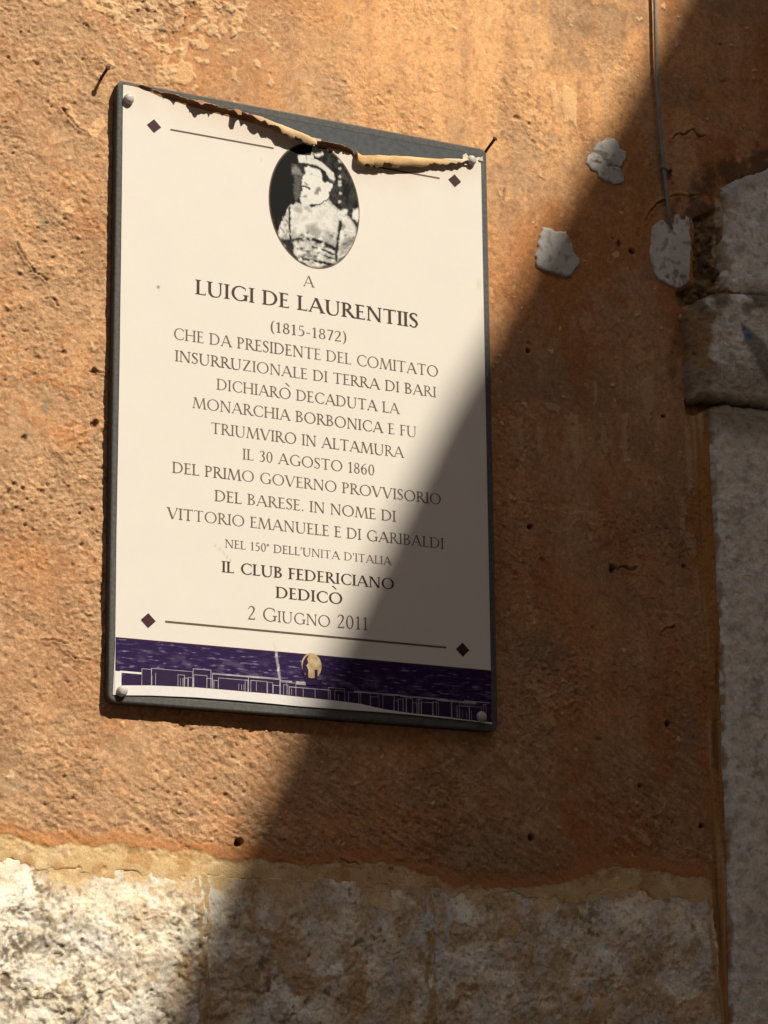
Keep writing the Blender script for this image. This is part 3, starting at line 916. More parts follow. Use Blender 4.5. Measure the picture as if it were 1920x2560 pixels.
# slight waviness of the left and right cut edges
edge_l = 0.0012 * np.interp(ZS[:, 0], [ZC - .39, ZC - .33, ZC - .2, ZC, ZC + .2, ZC + .34], [-1.6, 0.2, -.2, .4, .2, -.2])
XS = XS + edge_l[:, None] * sstep(0.3, 0, (XS - sx0) / (sx1 - sx0))
PXS, PYS = survey(XS, ZS, SY)
al = np.empty(XS.shape + (3,)); al[:] = (0.795, 0.755, 0.682)
wob = fbm(XS, ZS, 0.05, 4, 200)
d_top = topS[None, :] - ZS
al = mixc(al, (0.74, 0.61, 0.50), sstep(0.045, 0.0, d_top + 0.02 * wob) * 0.55)
al = mixc(al, (0.68, 0.52, 0.37), sstep(9, 2, np.hypot((PXS - 1197) / 1.0, (PYS - 712) / 2.2)) * 0.4)
al = mixc(al, (0.74, 0.66, 0.54), sstep(0.014, 0.0, sx1 - XS) * sstep(0.1, 0.45, fbm(XS, ZS, 0.05, 3, 201)) * 0.5)
al = mixc(al, (0.20, 0.18, 0.16), sstep(3.2, 1.0, line_sd(PXS, PYS, [(394, 716), (399, 722)])))
al = mixc(al, (0.50, 0.46, 0.40), sstep(2.4, 0.6, line_sd(PXS, PYS, [(535, 1362), (556, 1376), (562, 1388), (578, 1402)])) * 0.5)
al = mixc(al, (0.55, 0.48, 0.40), sstep(2.0, 0.6, line_sd(PXS, PYS, [(652, 391), (654, 402)])) * 0.4)
al = mixc(al, (0.5, 0.45, 0.38), sstep(2.0, 0.6, line_sd(PXS, PYS, [(684, 1605), (690, 1628)])) * 0.5)
al = al * (1 + 0.02 * wob)[..., None]
bow = 0.0
printed = grid_obj('printed_sheet', XS, np.full(XS.shape, SY), ZS, al, M_paper, plaque)

# curled strips
M_curl = attr_mat('aged_paper_back', 0.85, 0.12, grain=0.12, gscale=500, bump=0.0004, bscale=250, bdetail=5)


def curl(name, knots, seed, ragged, cols, flat=1.0):
    """knots: photograph x -> (radius mm, total angle rad); starts on the fold line and rolls forward"""
    k = np.array(knots, float)
    n = 220
    pxs = np.linspace(k[0, 0], k[-1, 0], n)
    fpy = np.interp(pxs, [p[0] for p in FOLD], [p[1] for p in FOLD])
    base = np.array([at(a, b, SY) for a, b in zip(pxs, fpy)])
    rad = np.interp(pxs, k[:, 0], k[:, 1]) * 0.001
    ang = np.interp(pxs, k[:, 0], k[:, 2])
    u = base[:, 0]
    # torn end: steps and teeth along the length
    rr = np.random.default_rng(seed)
    step = np.zeros(n); i = 0
    while i < n:
        w = int(rr.integers(3, 16)); step[i:i + w] = rr.normal(0, 1); i += w
    teeth = fbm(u, u * 0, 0.006, 3, 300 + seed)
    ragged = ragged * np.interp(pxs, [620, 690, 784, 786], [1.0, 0.35, 0.35, 1.0])
    ang = ang * (1 + ragged * (0.16 * np.clip(step, -1.5, 1.5) + 0.25 * teeth))
    rad = rad * (1 + 0.10 * fbm(u, u * 0 + 3.3, 0.03, 3, 310 + seed))
    m = 36
    tt = np.linspace(0, 1, m)[:, None]
    th = tt * ang[None, :]
    grow = 1 - 0.22 * tt                       # rolls a little tighter towards its end
    out = rad * (1 - np.cos(th)) * grow * flat
    up = rad * np.sin(th) * grow
    tilt = fbm(np.tile(u, (m, 1)), tt * 0.02 + 0 * th, 0.02, 3, 320 + seed) * 0.0007 * tt
    X = np.tile(u, (m, 1)) + 0.4 * tilt
    Z = base[:, 1][None, :] + up + tilt
    Y = SY - 0.00015 - out - tilt * 0.5
    a = np.empty(X.shape + (3,)); a[:] = cols[0]
    PXc = np.tile(pxs, (m, 1))
    a = mixc(a, cols[1], sstep(cols[2], cols[3], PXc + 25 * fbm(X, th * 0.01, 0.02, 3, 330 + seed)))
    fib = afbm(X * 0.25, th * 0.006, 0.006, 4, 340 + seed)
    a = a * (1 + 0.30 * fib)[..., None]
    a = mixc(a, (0.72, 0.62, 0.50), sstep(0.93, 1.0, tt + 0.05 * teeth[None, :]) * 0.5)
    o = grid_obj(name, X, Y, Z, a, M_curl, plaque)
    sm = o.modifiers.new('paper', 'SOLIDIFY'); sm.thickness = 0.0004; sm.offset = 0
    return o


TAN = (0.60, 0.42, 0.235); RUST = (0.40, 0.19, 0.095)
curl('curled_strip', [(322, 1.2, 0.5), (350, 3.2, 1.2), (400, 6.4, 1.7), (450, 7.6, 1.9), (500, 8.6, 2.05), (560, 9.0, 2.2), (600, 9.4, 2.35), (640, 9.2, 2.7),
                      (680, 8.6, 3.2), (700, 9.2, 3.7), (750, 8.8, 4.0), (786, 7.4, 3.9)], 4, 1.15, (RUST, TAN, 600, 690), 0.75)
curl('curled_strip', [(789, 6.5, 1.6), (830, 6.4, 1.9), (870, 5.6, 1.6), (886, 4.5, 1.3)], 9, 0.45, (RUST, (0.40, 0.22, 0.11), 860, 900))
curl('curled_strip', [(886, 8.2, 3.9), (915, 9.0, 4.2), (940, 9.2, 4.2), (1000, 8.2, 4.1), (1060, 7.0, 4.0), (1100, 5.8, 3.6), (1112, 6.4, 3.3), (1150, 6.0, 3.4), (1170, 4.6, 3.0)], 15, 0.45,
     ((0.66, 0.43, 0.21), (0.72, 0.57, 0.38), 1090, 1130), 0.62)

# ---- printing on the sheet: thin flat ink shapes, each at its own hair's breadth above the paper
INK_Y = SY - 0.00012
_lift = [0]


class Ink:
    def __init__(self): self.v = []; self.f = []
    def add(self, pts):
        _lift[0] = (_lift[0] + 1) % 97
        y = INK_Y - _lift[0] * 0.000002
        b = len(self.v)
        # keep every face turned to the street
        area = sum(pts[i][0] * pts[(i + 1) % len(pts)][1] - pts[(i + 1) % len(pts)][0] * pts[i][1] for i in range(len(pts)))
        if area < 0: pts = pts[::-1]
        self.v += [(x, y, z) for x, z in pts]
        self.f.append(tuple(range(b, b + len(pts))))
    def strip(self, a, c):
        """quad strip between two rows of points, one depth"""
        _lift[0] = (_lift[0] + 1) % 97
        y = INK_Y - _lift[0] * 0.000002
        b = len(self.v); n = len(a)
        self.v += [(x, y, z) for x, z in a] + [(x, y, z) for x, z in c]
        self.f += [(b + i, b + i + 1, b + n + i + 1, b + n + i) for i in range(n - 1)]
    def build(self, name, mat, parent):
        return poly_obj(name, self.v, self.f, mat, parent)


def glyph(ch, w, t):
    """capital letters in the Roman inscriptional manner; cap height 1; w thick stroke, t thin stroke.
    returns (list of ('p', pts) / ('s', rowA, rowB), advance)"""
    out = []
    SE = 0.085; SH = 0.038
    def P(*pts): out.append(('p', list(pts)))
    def ser(x, y, wd, top, l=SE, r=SE):
        s = -1 if top else 1
        P((x - wd / 2 - l, y), (x + wd / 2 + r, y), (x + wd / 2 + r, y + s * SH * .75), (x + wd / 2 + .012, y + s * SH * 2.0), (x - wd / 2 - .012, y + s * SH * 2.0), (x - wd / 2 - l, y + s * SH * .75))
    def V(x, y0=0, y1=1, wd=None, b=True, tp=True):
        wd = wd or w
        P((x - wd / 2, y0), (x + wd / 2, y0), (x + wd / 2, y1), (x - wd / 2, y1))
        if b: ser(x, y0, wd, False)
        if tp: ser(x, y1, wd, True)
    def D(x0, y0, x1, y1, wd): P((x0 - wd / 2, y0), (x0 + wd / 2, y0), (x1 + wd / 2, y1), (x1 - wd / 2, y1))
    def HB(x0, x1, y, h=None):
        h = h or t; P((x0, y - h / 2), (x1, y - h / 2), (x1, y + h / 2), (x0, y + h / 2))
    def tick(x, y, d, ln=0.13):      # end serif of a horizontal arm
        P((x - .015, y), (x + .03, y), (x + .035, y + d * ln), (x + .012, y + d * ln))
    def ARC(cx, cy, rx, ry, a0, a1, wv, wh=None, n=26):
        wh = wh or t
        A_, B_ = [], []
        for i in range(n + 1):
            a = math.radians(a0 + (a1 - a0) * i / n)
            A_.append((cx + rx * math.cos(a), cy + ry * math.sin(a)))
            B_.append((cx + (rx - wv) * math.cos(a - 0.0), cy + (ry - wh) * math.sin(a)))
        out.append(('s', A_, B_))
    def ST(pts, ws, n=8):
        """smooth stroke through points with widths"""
        p = np.array(pts, float); q = np.array(ws, float)
        k = len(p); tt_ = np.linspace(0, k - 1, (k - 1) * n + 1)
        def cr(arr):
            o = []
            for tv in tt_:
                i = min(int(tv), k - 2); f = tv - i
                a = arr[max(i - 1, 0)]; b = arr[i]; c = arr[i + 1]; d = arr[min(i + 2, k - 1)]
                o.append(0.5 * (2 * b + (c - a) * f + (2 * a - 5 * b + 4 * c - d) * f * f + (3 * b - a - 3 * c + d) * f ** 3))
            return np.array(o)
        c = cr(p); wd = cr(q)
        g = np.gradient(c, axis=0); g /= (np.linalg.norm(g, axis=1)[:, None] + 1e-9)
        nn = np.stack([-g[:, 1], g[:, 0]], 1) * wd[:, None] / 2
        out.append(('s', [tuple(x) for x in c + nn], [tuple(x) for x in c - nn]))
    adv = 0.5
    if ch == 'A':
        D(.09, 0, .42, 1, t * 1.15); D(.79, 0, .43, 1, w * 1.12); HB(.21, .65, .34); ser(.09, 0, t, False, .07, .07); ser(.79, 0, w, False, .08, .07); adv = .88
    elif ch == 'B':
        V(.15); ARC(.25, .765, .29, .235, -90, 90, w * .92); ARC(.26, .27, .35, .27, -90, 90, w); HB(.15, .27, 1 - t / 2); HB(.15, .28, .53); HB(.15, .28, t / 2); adv = .66
    elif ch == 'C':
        ARC(.52, .5, .46, .52, 48, 312, w * 1.02); tick(.80, .90, -1, .2); tick(.80, .10, 1, .2); adv = .86
    elif ch == 'D':
        V(.15); ARC(.34, .5, .49, .5, -90, 90, w * 1.02); HB(.15, .36, 1 - t / 2); HB(.15, .36, t / 2); adv = .88
    elif ch in 'EF':
        V(.15); HB(.15, .48, 1 - t / 2); tick(.47, 1, -1); HB(.15, .42, .53); P((.41, .53 - .08), (.44, .53 - .08), (.44, .53 + .08), (.41, .53 + .08))
        if ch == 'E': HB(.15, .52, t / 2); tick(.51, 0, 1, .16)
        adv = .58 if ch == 'E' else .54
    elif ch == 'G':
        ARC(.52, .5, .46, .52, 48, 318, w * 1.02); tick(.80, .90, -1, .2); V(.83, .04, .44, w, False, True); adv = .96
    elif ch == 'H':
        V(.15); V(.75); HB(.15, .75, .52); adv = .90
    elif ch == 'I':
        V(.15); adv = .30
    elif ch == 'L':
        V(.15); HB(.15, .53, t / 2); tick(.52, 0, 1, .18); adv = .58
    elif ch == 'M':
        D(.10, 0, .22, 1, t * 1.1); D(.54, .0, .24, 1, w * 1.05); D(.54, 0, .86, 1, t * 1.1); D(.98, 0, .87, 1, w); ser(.10, 0, t, False); ser(.98, 0, w, False); ser(.21, 1, t, True, .08, 0); ser(.87, 1, w, True, 0, .08); adv = 1.10
    elif ch == 'N':
        V(.14, 0, 1, t * 1.1); D(.76, 0, .16, 1, w * 1.1); V(.76, 0, 1, t * 1.1, False, True); adv = .90
    elif ch == 'O':
        ARC(.50, .5, .47, .52, 0, 360, w * 1.02, n=44); adv = 1.0
    elif ch == 'P':
        V(.15); ARC(.27, .735, .30, .265, -90, 90, w); HB(.15, .28, 1 - t / 2); HB(.15, .28, .47 + t / 2); adv = .62
    elif ch == 'R':
        V(.15); ARC(.27, .745, .29, .255, -90, 90, w); HB(.15, .28, 1 - t / 2); HB(.15, .28, .49 + t / 2); D(.70, 0, .33, .50, w * 1.25); ser(.71, 0, w, False, 0, .10); adv = .74
    elif ch == 'S':
        ST([(.45, .85), (.38, .955), (.25, .98), (.12, .89), (.11, .73), (.25, .56), (.40, .42), (.45, .24), (.36, .06), (.22, .02), (.08, .14)],
           [t, t, t * 1.2, w * .8, w * .95, w * 1.15, w * .95, w * .85, t * 1.2, t, t])
        tick(.44, .97, -1, .2); tick(.05, .03, 1, .2); adv = .54
    elif ch == 'T':
        V(.39, 0, 1, w, True, False); HB(.05, .73, 1 - t / 2); tick(.71, 1, -1, .15); tick(.045, 1, -1, .15); adv = .78
    elif ch == 'U':
        ST([(.15, 1), (.15, .5), (.17, .22), (.28, .04), (.44, -.005), (.62, .05), (.72, .25), (.73, .5), (.73, 1)], [w, w, w, w * .8, t, t, t * 1.1, t * 1.1, t * 1.1])
        ser(.15, 1, w, True); ser(.73, 1, t, True); adv = .88
    elif ch == 'V':
        D(.41, 0, .09, 1, w * 1.12); D(.42, 0, .76, 1, t * 1.15); ser(.09, 1, w, True, .08, .07); ser(.76, 1, t, True, .07, .07); adv = .84
    elif ch == 'Z':
        HB(.08, .66, 1 - t / 2); HB(.06, .70, t / 2); D(.12, .02, .60, .98, w * 1.3); tick(.09, 1, -1, .15); tick(.68, 0, 1, .15); adv = .76
    elif ch == '0':
        ARC(.29, .5, .25, .51, 0, 360, w * .95, n=36); adv = .58
    elif ch == '1':
        V(.24, 0, 1, w, True, False); ST([(.08, .84), (.16, .90), (.25, .99)], [t, t, t]); adv = .46
    elif ch == '2':
        ST([(.08, .78), (.16, .95), (.28, .985), (.42, .90), (.43, .70), (.32, .45), (.08, .04)], [t, t, t * 1.2, w, w, w * .8, t])
        HB(.07, .48, w * .42, w * .8); tick(.47, .02, 1, .16); adv = .56
    elif ch == '3':
        ST([(.10, .84), (.18, .96), (.28, .98), (.40, .88), (.39, .70), (.25, .55)], [t, t, t, w, w, t])
        ST([(.22, .55), (.38, .48), (.44, .28), (.36, .08), (.20, .01), (.07, .08)], [t, w * .8, w, w * .9, t, t]); adv = .54
    elif ch == '5':
        HB(.16, .44, .96, w * .7); ST([(.17, .97), (.14, .60), (.28, .61), (.42, .48), (.43, .24), (.30, .04), (.16, .00), (.06, .05)], [t, t, t, w * .9, w, w * .8, t, t]); adv = .54
    elif ch == '6':
        ARC(.29, .31, .24, .32, 0, 360, w * .95, n=30); ST([(.44, .99), (.26, .86), (.11, .62), (.085, .36)], [t, t * 1.2, w, w]); adv = .58
    elif ch == '7':
        HB(.06, .48, .965, w * .7); D(.19, 0, .45, .97, w); adv = .50
    elif ch == '8':
        ARC(.28, .75, .20, .25, 0, 360, w * .8, n=28); ARC(.28, .26, .24, .27, 0, 360, w * .9, n=30); adv = .56
    elif ch == '(':
        ST([(.30, 1.10), (.16, .85), (.11, .45), (.16, .05), (.30, -.20)], [t * .7, w * .8, w, w * .8, t * .7]); adv = .34
    elif ch == ')':
        ST([(.06, 1.10), (.20, .85), (.25, .45), (.20, .05), (.06, -.20)], [t * .7, w * .8, w, w * .8, t * .7]); adv = .34
    elif ch == '-':
        HB(.05, .33, .36, t * 1.4); adv = .38
    elif ch == '.':
        ARC(.13, .065, .065, .065, 0, 360, .064, .064, 12); adv = .26
    elif ch == "'":
        P((.07, .70), (.10, .70), (.16, 1.02), (.05, 1.02)); adv = .20
    elif ch == 'o':
        ARC(.13, .84, .125, .15, 0, 360, w * .6, t, 20); adv = .28
    elif ch == '`':
        P((-.1, 1.30), (.02, 1.30), (.12, 1.10), (.07, 1.10)); adv = 0
    elif ch == ' ':
        adv = .34
    return out, adv


M_ink = tint_mat('brown_ink', (0.150, 0.105, 0.080), (0.185, 0.135, 0.105), 300, 0.6, 0.2)
M_ink_bold = tint_mat('dark_brown_ink', (0.060, 0.036, 0.027), (0.080, 0.050, 0.038), 300, 0.6, 0.2)
M_maroon = tint_mat('maroon_ink', (0.052, 0.018, 0.021), (0.068, 0.026, 0.028), 300, 0.6, 0.2)


def text_line(txt, L, Rr, cap, w=0.118, t=0.055, mat=None, big=None):
    """L, Rr: photograph pixels of the line's left and right ends on the baseline; cap: cap height in px"""
    x0, za = at(*L, INK_Y); x1, zb = at(*Rr, INK_Y)
    z = (za + zb) / 2
    capm = cap * 0.000458
    items = []; x = 0.0
    gap = 0.035
    sizes = []
    for i, ch in enumerate(txt):
        g, adv = glyph(ch, w, t)
        sc = 1.0
        if big and ch not in ' 0123456789' and i not in big: sc = 0.84
        items.append((g, x, sc)); x += (adv + (gap if ch != '`' else 0)) * sc
    x -= gap
    sxx = (x1 - x0) / x
    ink = Ink()
    for g, gx, sc in items:
        for it in g:
            tr = lambda p: (x0 + (gx + p[0] * sc) * sxx, z + p[1] * sc * capm)
            if it[0] == 'p': ink.add([tr(p) for p in it[1]])
            else: ink.strip([tr(p) for p in it[1]], [tr(p) for p in it[2]])
    return ink.build('inscription_line', mat or M_ink, printed)


text_line('A', (758, 717), (786, 717), 30)
text_line('LUIGI DE LAURENTIIS', (488, 737), (1046, 818), 39.5, 0.150, 0.070, M_ink_bold)
text_line('(1815-1872)', (675, 829), (867, 856), 28)
text_line('CHE DA PRESIDENTE DEL COMITATO', (433, 850), (1096, 940), 30)
text_line('INSURRUZIONALE DI TERRA DI BARI', (437, 904), (1091, 992), 29)
text_line('DICHIARO` DECADUTA LA'.replace('O`', '`O') if False else 'DICHIARO DECADUTA LA', (541, 975), (999, 1034), 29)
text_line('MONARCHIA BORBONICA E FU', (481, 1020), (1042, 1093), 29)
text_line('TRIUMVIRO IN ALTAMURA', (527, 1085), (1010, 1143), 29)
text_line('IL 30 AGOSTO 1860', (606, 1150), (937, 1187), 28.5)
text_line('DEL PRIMO GOVERNO PROVVISORIO', (430, 1183), (1103, 1260), 28.5)
text_line('DEL BARESE. IN NOME DI', (536, 1253), (990, 1303), 28.5)
text_line('VITTORIO EMANUELE E DI GARIBALDI', (418, 1297), (1110, 1371), 28.5)
text_line("NEL 150o DELL'UNITA D'ITALIA", (562, 1369), (979, 1412), 21, 0.115, 0.055)
text_line('IL CLUB FEDERICIANO', (554, 1431), (986, 1473), 28.5, 0.150, 0.070, M_ink_bold)
text_line('DEDICO', (689, 1496), (857, 1509), 29, 0.150, 0.070, M_ink_bold)
text_line('2 GIUGNO 2011', (618, 1549), (922, 1575), 34, 0.105, 0.05, None, {2})


def accent(px, py, mat, s=1.0):
    x, z = at(px, py, INK_Y)
    k = Ink()
    k.add([(x - .0036 * s, z + .0022 * s), (x - .0014 * s, z + .0026 * s), (x + .0030 * s, z - .0012 * s), (x + .0020 * s, z - .0018 * s)])
    k.build('accent_mark', mat, printed)


accent(719, 963, M_ink); accent(841, 1385, M_ink, .75); accent(836, 1470, M_ink_bold)

# rules and diamonds
M_rule = tint_mat('rule_ink', (0.115, 0.080, 0.062), (0.15, 0.105, 0.080), 300, 0.6, 0.2)
for (a, b, wd) in (((426, 323), (684, 371.5), 0.0021), ((908, 411), (1099, 446), 0.0021), ((413, 1556), (1116, 1617), 0.0024)):
    x0, za = at(*a, INK_Y); x1, zb = at(*b, INK_Y); z = (za + zb) / 2
    k = Ink(); k.add([(x0, z - wd / 2), (x1, z - wd / 2), (x1, z + wd / 2), (x0, z + wd / 2)]); k.build('printed_rule', M_rule, printed)
for px, py in ((385, 315.3), (1136.8, 451.9), (370.5, 1551.5), (1156.7, 1624.1)):
    x, z = at(px, py, INK_Y)
    k = Ink(); k.add([(x - .0092, z), (x, z - .0087), (x + .0092, z), (x, z + .0087)]); k.build('printed_diamond', M_maroon, printed)

MIN_FEATURE = 0.0006
# ---- the oval portrait print
cl = at(671.6, 489, INK_Y); cr_ = at(899, 538, INK_Y); cb = at(797, 672.8, INK_Y)
ecx, ecz = (cl[0] + cr_[0]) / 2, (cl[1] + cr_[1]) / 2
erx, erz = (cr_[0] - cl[0]) / 2, ecz - cb[1]
ring = np.linspace(0, 1, 70); angs = np.linspace(0, 2 * math.pi, 221)
RR, AA = np.meshgrid(ring, angs)
XP = ecx + erx * RR * np.cos(AA); ZP = ecz + erz * RR * np.sin(AA)
ZP = np.minimum(ZP, np.interp(XP, fold[:, 0], fold[:, 1]) - 0.0004)
gx_, gy_ = survey(XP, ZP, INK_Y)
qx, qy = (gx_ - 640) / 0.18083, (gy_ - 330) / 0.18083      # reading grid of the enlarged photograph
nf = fbm(XP, ZP, 0.012, 4, 400, 0.6); nc = fbm(XP, ZP, 0.004, 3, 401, 0.6)
qx = qx + 26 * nf + 12 * nc; qy = qy + 22 * nc + 14 * fbm(XP, ZP, 0.010, 3, 402)
G = 0.011 + 0.007 * nf


def paint(pts, v, feather=14, alpha=1.0):
    global G
    feather = feather + 8
    w = sstep(-feather / 2, feather / 2, poly_sd(qx, qy, pts)) * alpha
    G = G + (v - G) * w


def stroke(pts, wd, v, alpha=1.0):
    global G
    w = sstep(wd * .85, wd * .2, line_sd(qx, qy, pts)) * alpha
    G = G + (v - G) * w


G = G + 0.05 * sstep(850, 1000, qx) * (0.5 + nf)
paint([(500, 460), (560, 450), (640, 560), (650, 620), (560, 600), (500, 570)], 0.20, 50)
paint([(520, 600), (640, 600), (610, 900), (560, 960), (520, 860)], 0.10, 50)
# coat and shoulders
paint([(450, 1040), (560, 970), (640, 1000), (1000, 930), (1100, 1040), (1190, 1100), (1300, 1190), (1380, 1330), (1390, 1450), (1340, 1640), (1120, 1790),
       (860, 1880), (640, 1790), (430, 1600), (300, 1420), (330, 1290), (390, 1180)], 0.50, 24)
G = G * (1 + 0.9 * nf * sstep(1000, 1250, qy) + 0.5 * nc)
G = G + 0.10 * np.maximum(nc, 0) * sstep(1050, 1300, qy)
paint([(480, 1060), (700, 1050), (1000, 1000), (1090, 1080), (1150, 1250), (1100, 1350), (800, 1420), (560, 1400), (490, 1250)], 0.64, 70, 0.8)
paint([(690, 1290), (820, 1270), (900, 1360), (1040, 1380), (1090, 1500), (1100, 1620), (960, 1600), (900, 1480), (700, 1400)], 0.20, 60, 0.65)
paint([(1150, 1100), (1200, 1060), (1270, 1080), (1260, 1130), (1180, 1150)], 0.66, 20); paint([(1340, 1080), (1420, 1060), (1432, 1200), (1400, 1250), (1340, 1180)], 0.68, 20)
paint([(1200, 1180), (1290, 1200), (1370, 1330), (1360, 1400), (1240, 1330)], 0.62, 50, 0.8)
paint([(1160, 1480), (1330, 1480), (1330, 1620), (1160, 1720)], 0.16, 50, 0.5)
stroke([(465, 1050), (462, 1250), (470, 1420), (490, 1640)], 26, 0.04)
stroke([(1160, 1250), (1150, 1400), (1120, 1600), (1110, 1760)], 44, 0.03)
paint([(330, 1460), (460, 1480), (520, 1560), (520, 1720), (400, 1600)], 0.04, 20)
stroke([(390, 1190), (450, 1260)], 14, 0.12); stroke([(340, 1320), (400, 1400)], 16, 0.2)
# braid across the chest
for pts, wd, v in (([(500, 1500), (640, 1470), (820, 1490), (960, 1550), (1090, 1620)], 46, 0.03), ([(770, 1590), (920, 1620), (1070, 1700)], 24, 0.04),
                   ([(600, 1640), (760, 1650), (900, 1690), (1080, 1760)], 16, 0.05), ([(570, 1610), (620, 1650)], 20, 0.05),
                   ([(620, 1750), (760, 1770), (900, 1800), (1060, 1840)], 38, 0.03), ([(600, 1700), (740, 1720)], 14, 0.08),
                   ([(760, 1550), (900, 1580)], 14, 0.42), ([(640, 1690), (850, 1720)], 22, 0.30)):
    stroke(pts, wd, v)
paint([(570, 1540), (740, 1530), (760, 1590), (690, 1630), (580, 1610)], 0.50, 30, 0.8)
paint([(650, 1790), (720, 1810), (860, 1870), (760, 1880)], 0.60, 20, 0.8)
for bx, by in ((895, 1475), (912, 1560), (885, 1620), (870, 1720), (850, 1825), (622, 1435), (615, 1660), (615, 1765)):
    G = G + (0.75 - G) * sstep(34, 20, np.hypot(qx - bx, qy - by))
for _ in range(110):
    bx, by = rng.uniform(340, 1350), rng.uniform(1380, 1850)
    G = G + (rng.choice([0.02, 0.03, 0.5, 0.62]) - G) * sstep(26, 8, np.hypot((qx - bx) * rng.uniform(0.35, 0.9), (qy - by) + 0.3 * (qx - bx))) * 0.6
# face, cap
paint([(680, 490), (740, 480), (870, 520), (910, 580), (920, 680), (1000, 690), (1065, 720), (1055, 770), (1010, 830), (1010, 920), (940, 970), (850, 990), (740, 1000),
       (700, 1040), (630, 1010), (610, 920), (640, 780), (640, 640)], 0.66, 12)
paint([(580, 320), (700, 300), (700, 430), (600, 430)], 0.62, 14)
paint([(700, 300), (780, 290), (800, 370), (900, 410), (1000, 500), (1070, 570), (1085, 640), (1070, 700), (1030, 650), (950, 560), (850, 480), (720, 440), (700, 400)], 0.60, 12)
paint([(800, 300), (930, 280), (930, 320), (880, 350), (820, 340)], 0.62, 14)
stroke([(600, 450), (680, 455), (760, 460), (860, 490), (950, 560)], 30, 0.035)
paint([(905, 560), (960, 560), (1010, 640), (990, 690), (940, 690), (915, 640)], 0.03, 16)
stroke([(1020, 650), (1075, 690)], 12, 0.08); stroke([(600, 460), (650, 500), (660, 560)], 44, 0.04)
stroke([(620, 760), (680, 750), (740, 790)], 24, 0.06); stroke([(680, 710), (715, 730)], 18, 0.2)
stroke([(870, 790), (840, 840)], 56, 0.17, .9); stroke([(660, 890), (690, 885)], 30, 0.30)
stroke([(740, 1015), (780, 1020), (860, 1000), (980, 945), (1010, 910)], 18, 0.05); paint([(735, 1000), (820, 1000), (820, 1040), (770, 1045)], 0.05, 14)
stroke([(560, 1070), (610, 1090)], 60, 0.24, .7); stroke([(700, 1050), (750, 1085)], 50, 0.24, .6); stroke([(760, 585), (768, 590)], 24, 0.35)
stroke([(690, 310), (700, 400)], 12, 0.10, .6)
for by in (405, 510, 620, 690, 730, 845, 965):
    G = G + (0.55 - G) * sstep(36, 14, np.hypot(qx - 1160, (qy - by) * 1.3)) * 0.9
G = G * (1 + 0.12 * nc + 0.22 * nf)
rimw = sstep(0.965, 0.985, RR)
G = np.clip(1.22 * G - 0.022, 0.006, 0.78)
al = np.stack([G * 1.0, G * 0.985, G * 0.92], -1)
al = mixc(al, (0.20, 0.145, 0.09), rimw * 0.7)
M_photo = attr_mat('portrait_print', 0.6, 0.10, grain=0.08, gscale=900, bump=0)
grid_obj('oval_portrait', XP, np.full(XP.shape, INK_Y), ZP, al, M_photo, printed)

# ---- the night skyline strip at the foot of the sheet
bl = at(290, 1594.5, INK_Y); br = at(1227, 1674, INK_Y)
zband = (bl[1] + br[1]) / 2
WAVE = [(284, 1713), (303, 1713.5), (378, 1713.5), (484, 1718), (585, 1726), (680, 1734), (740, 1741), (834, 1751), (897, 1759), (960, 1773), (1022, 1782.5), (1116, 1792), (1179, 1801), (1235, 1806)]
wv = np.array([at(px, py, INK_Y) for px, py in WAVE])
xb = np.linspace(sx0 + 0.0006, sx1, 900); tb = np.linspace(0, 1, 90)
zlow = np.interp(xb, wv[:, 0], wv[:, 1])
XB = np.tile(xb, (len(tb), 1)); ZB = zlow + (zband - zlow) * tb[:, None]
bx_, by_ = survey(XB, ZB, INK_Y)
al = np.empty(XB.shape + (3,)); al[:] = (0.026, 0.012, 0.066)
lw = afbm(XB * 0.16, ZB, 0.0026, 3, 420)
fade = sstep(1.0, 0.45, tb)[:, None] * np.ones_like(XB)
al = mixc(al, (0.075, 0.048, 0.12), sstep(0.12, 0.38, lw + 0.08 * fade) * 0.8)
al = mixc(al, (0.26, 0.21, 0.32), sstep(0.38, 0.48, lw + 0.08 * fade) * 0.7)
cloud = sstep(0.0, 0.4, afbm(XB * 0.5, ZB, 0.012, 4, 421)) * sstep(0.85, 0.5, tb)[:, None]
al = mixc(al, (0.17, 0.13, 0.20), cloud * 0.45)
al = mixc(al, (0.07, 0.02, 0.035), sstep(0.955, 0.985, tb)[:, None] * np.ones_like(XB) * 0.7)
al = mixc(al, (0.60, 0.58, 0.58), sstep(4.5, 1.5, line_sd(bx_ + 2 * lw, by_, [(690, 1628), (694, 1660), (700, 1700), (706, 1732)])) * (0.5 + 0.5 * sstep(0, .2, fbm(XB, ZB, 0.006, 3, 422))))
grid_obj('skyline_print', XB, np.full(XB.shape, INK_Y), ZB, al, attr_mat('skyline_ink', 0.6, 0.10, grain=0.04, gscale=900, bump=0), printed)

INK_Y = SY - 0.00040
M_white = tint_mat('white_print', (0.76, 0.74, 0.72), (0.82, 0.80, 0.78), 200, 0.5, 0.2)
M_line = tint_mat('skyline_outline', (0.28, 0.25, 0.32), (0.56, 0.52, 0.56), 90, 0.5, 0.2)
M_purple = tint_mat('skyline_purple', (0.024, 0.010, 0.046), (0.032, 0.015, 0.060), 200, 0.5, 0.2)
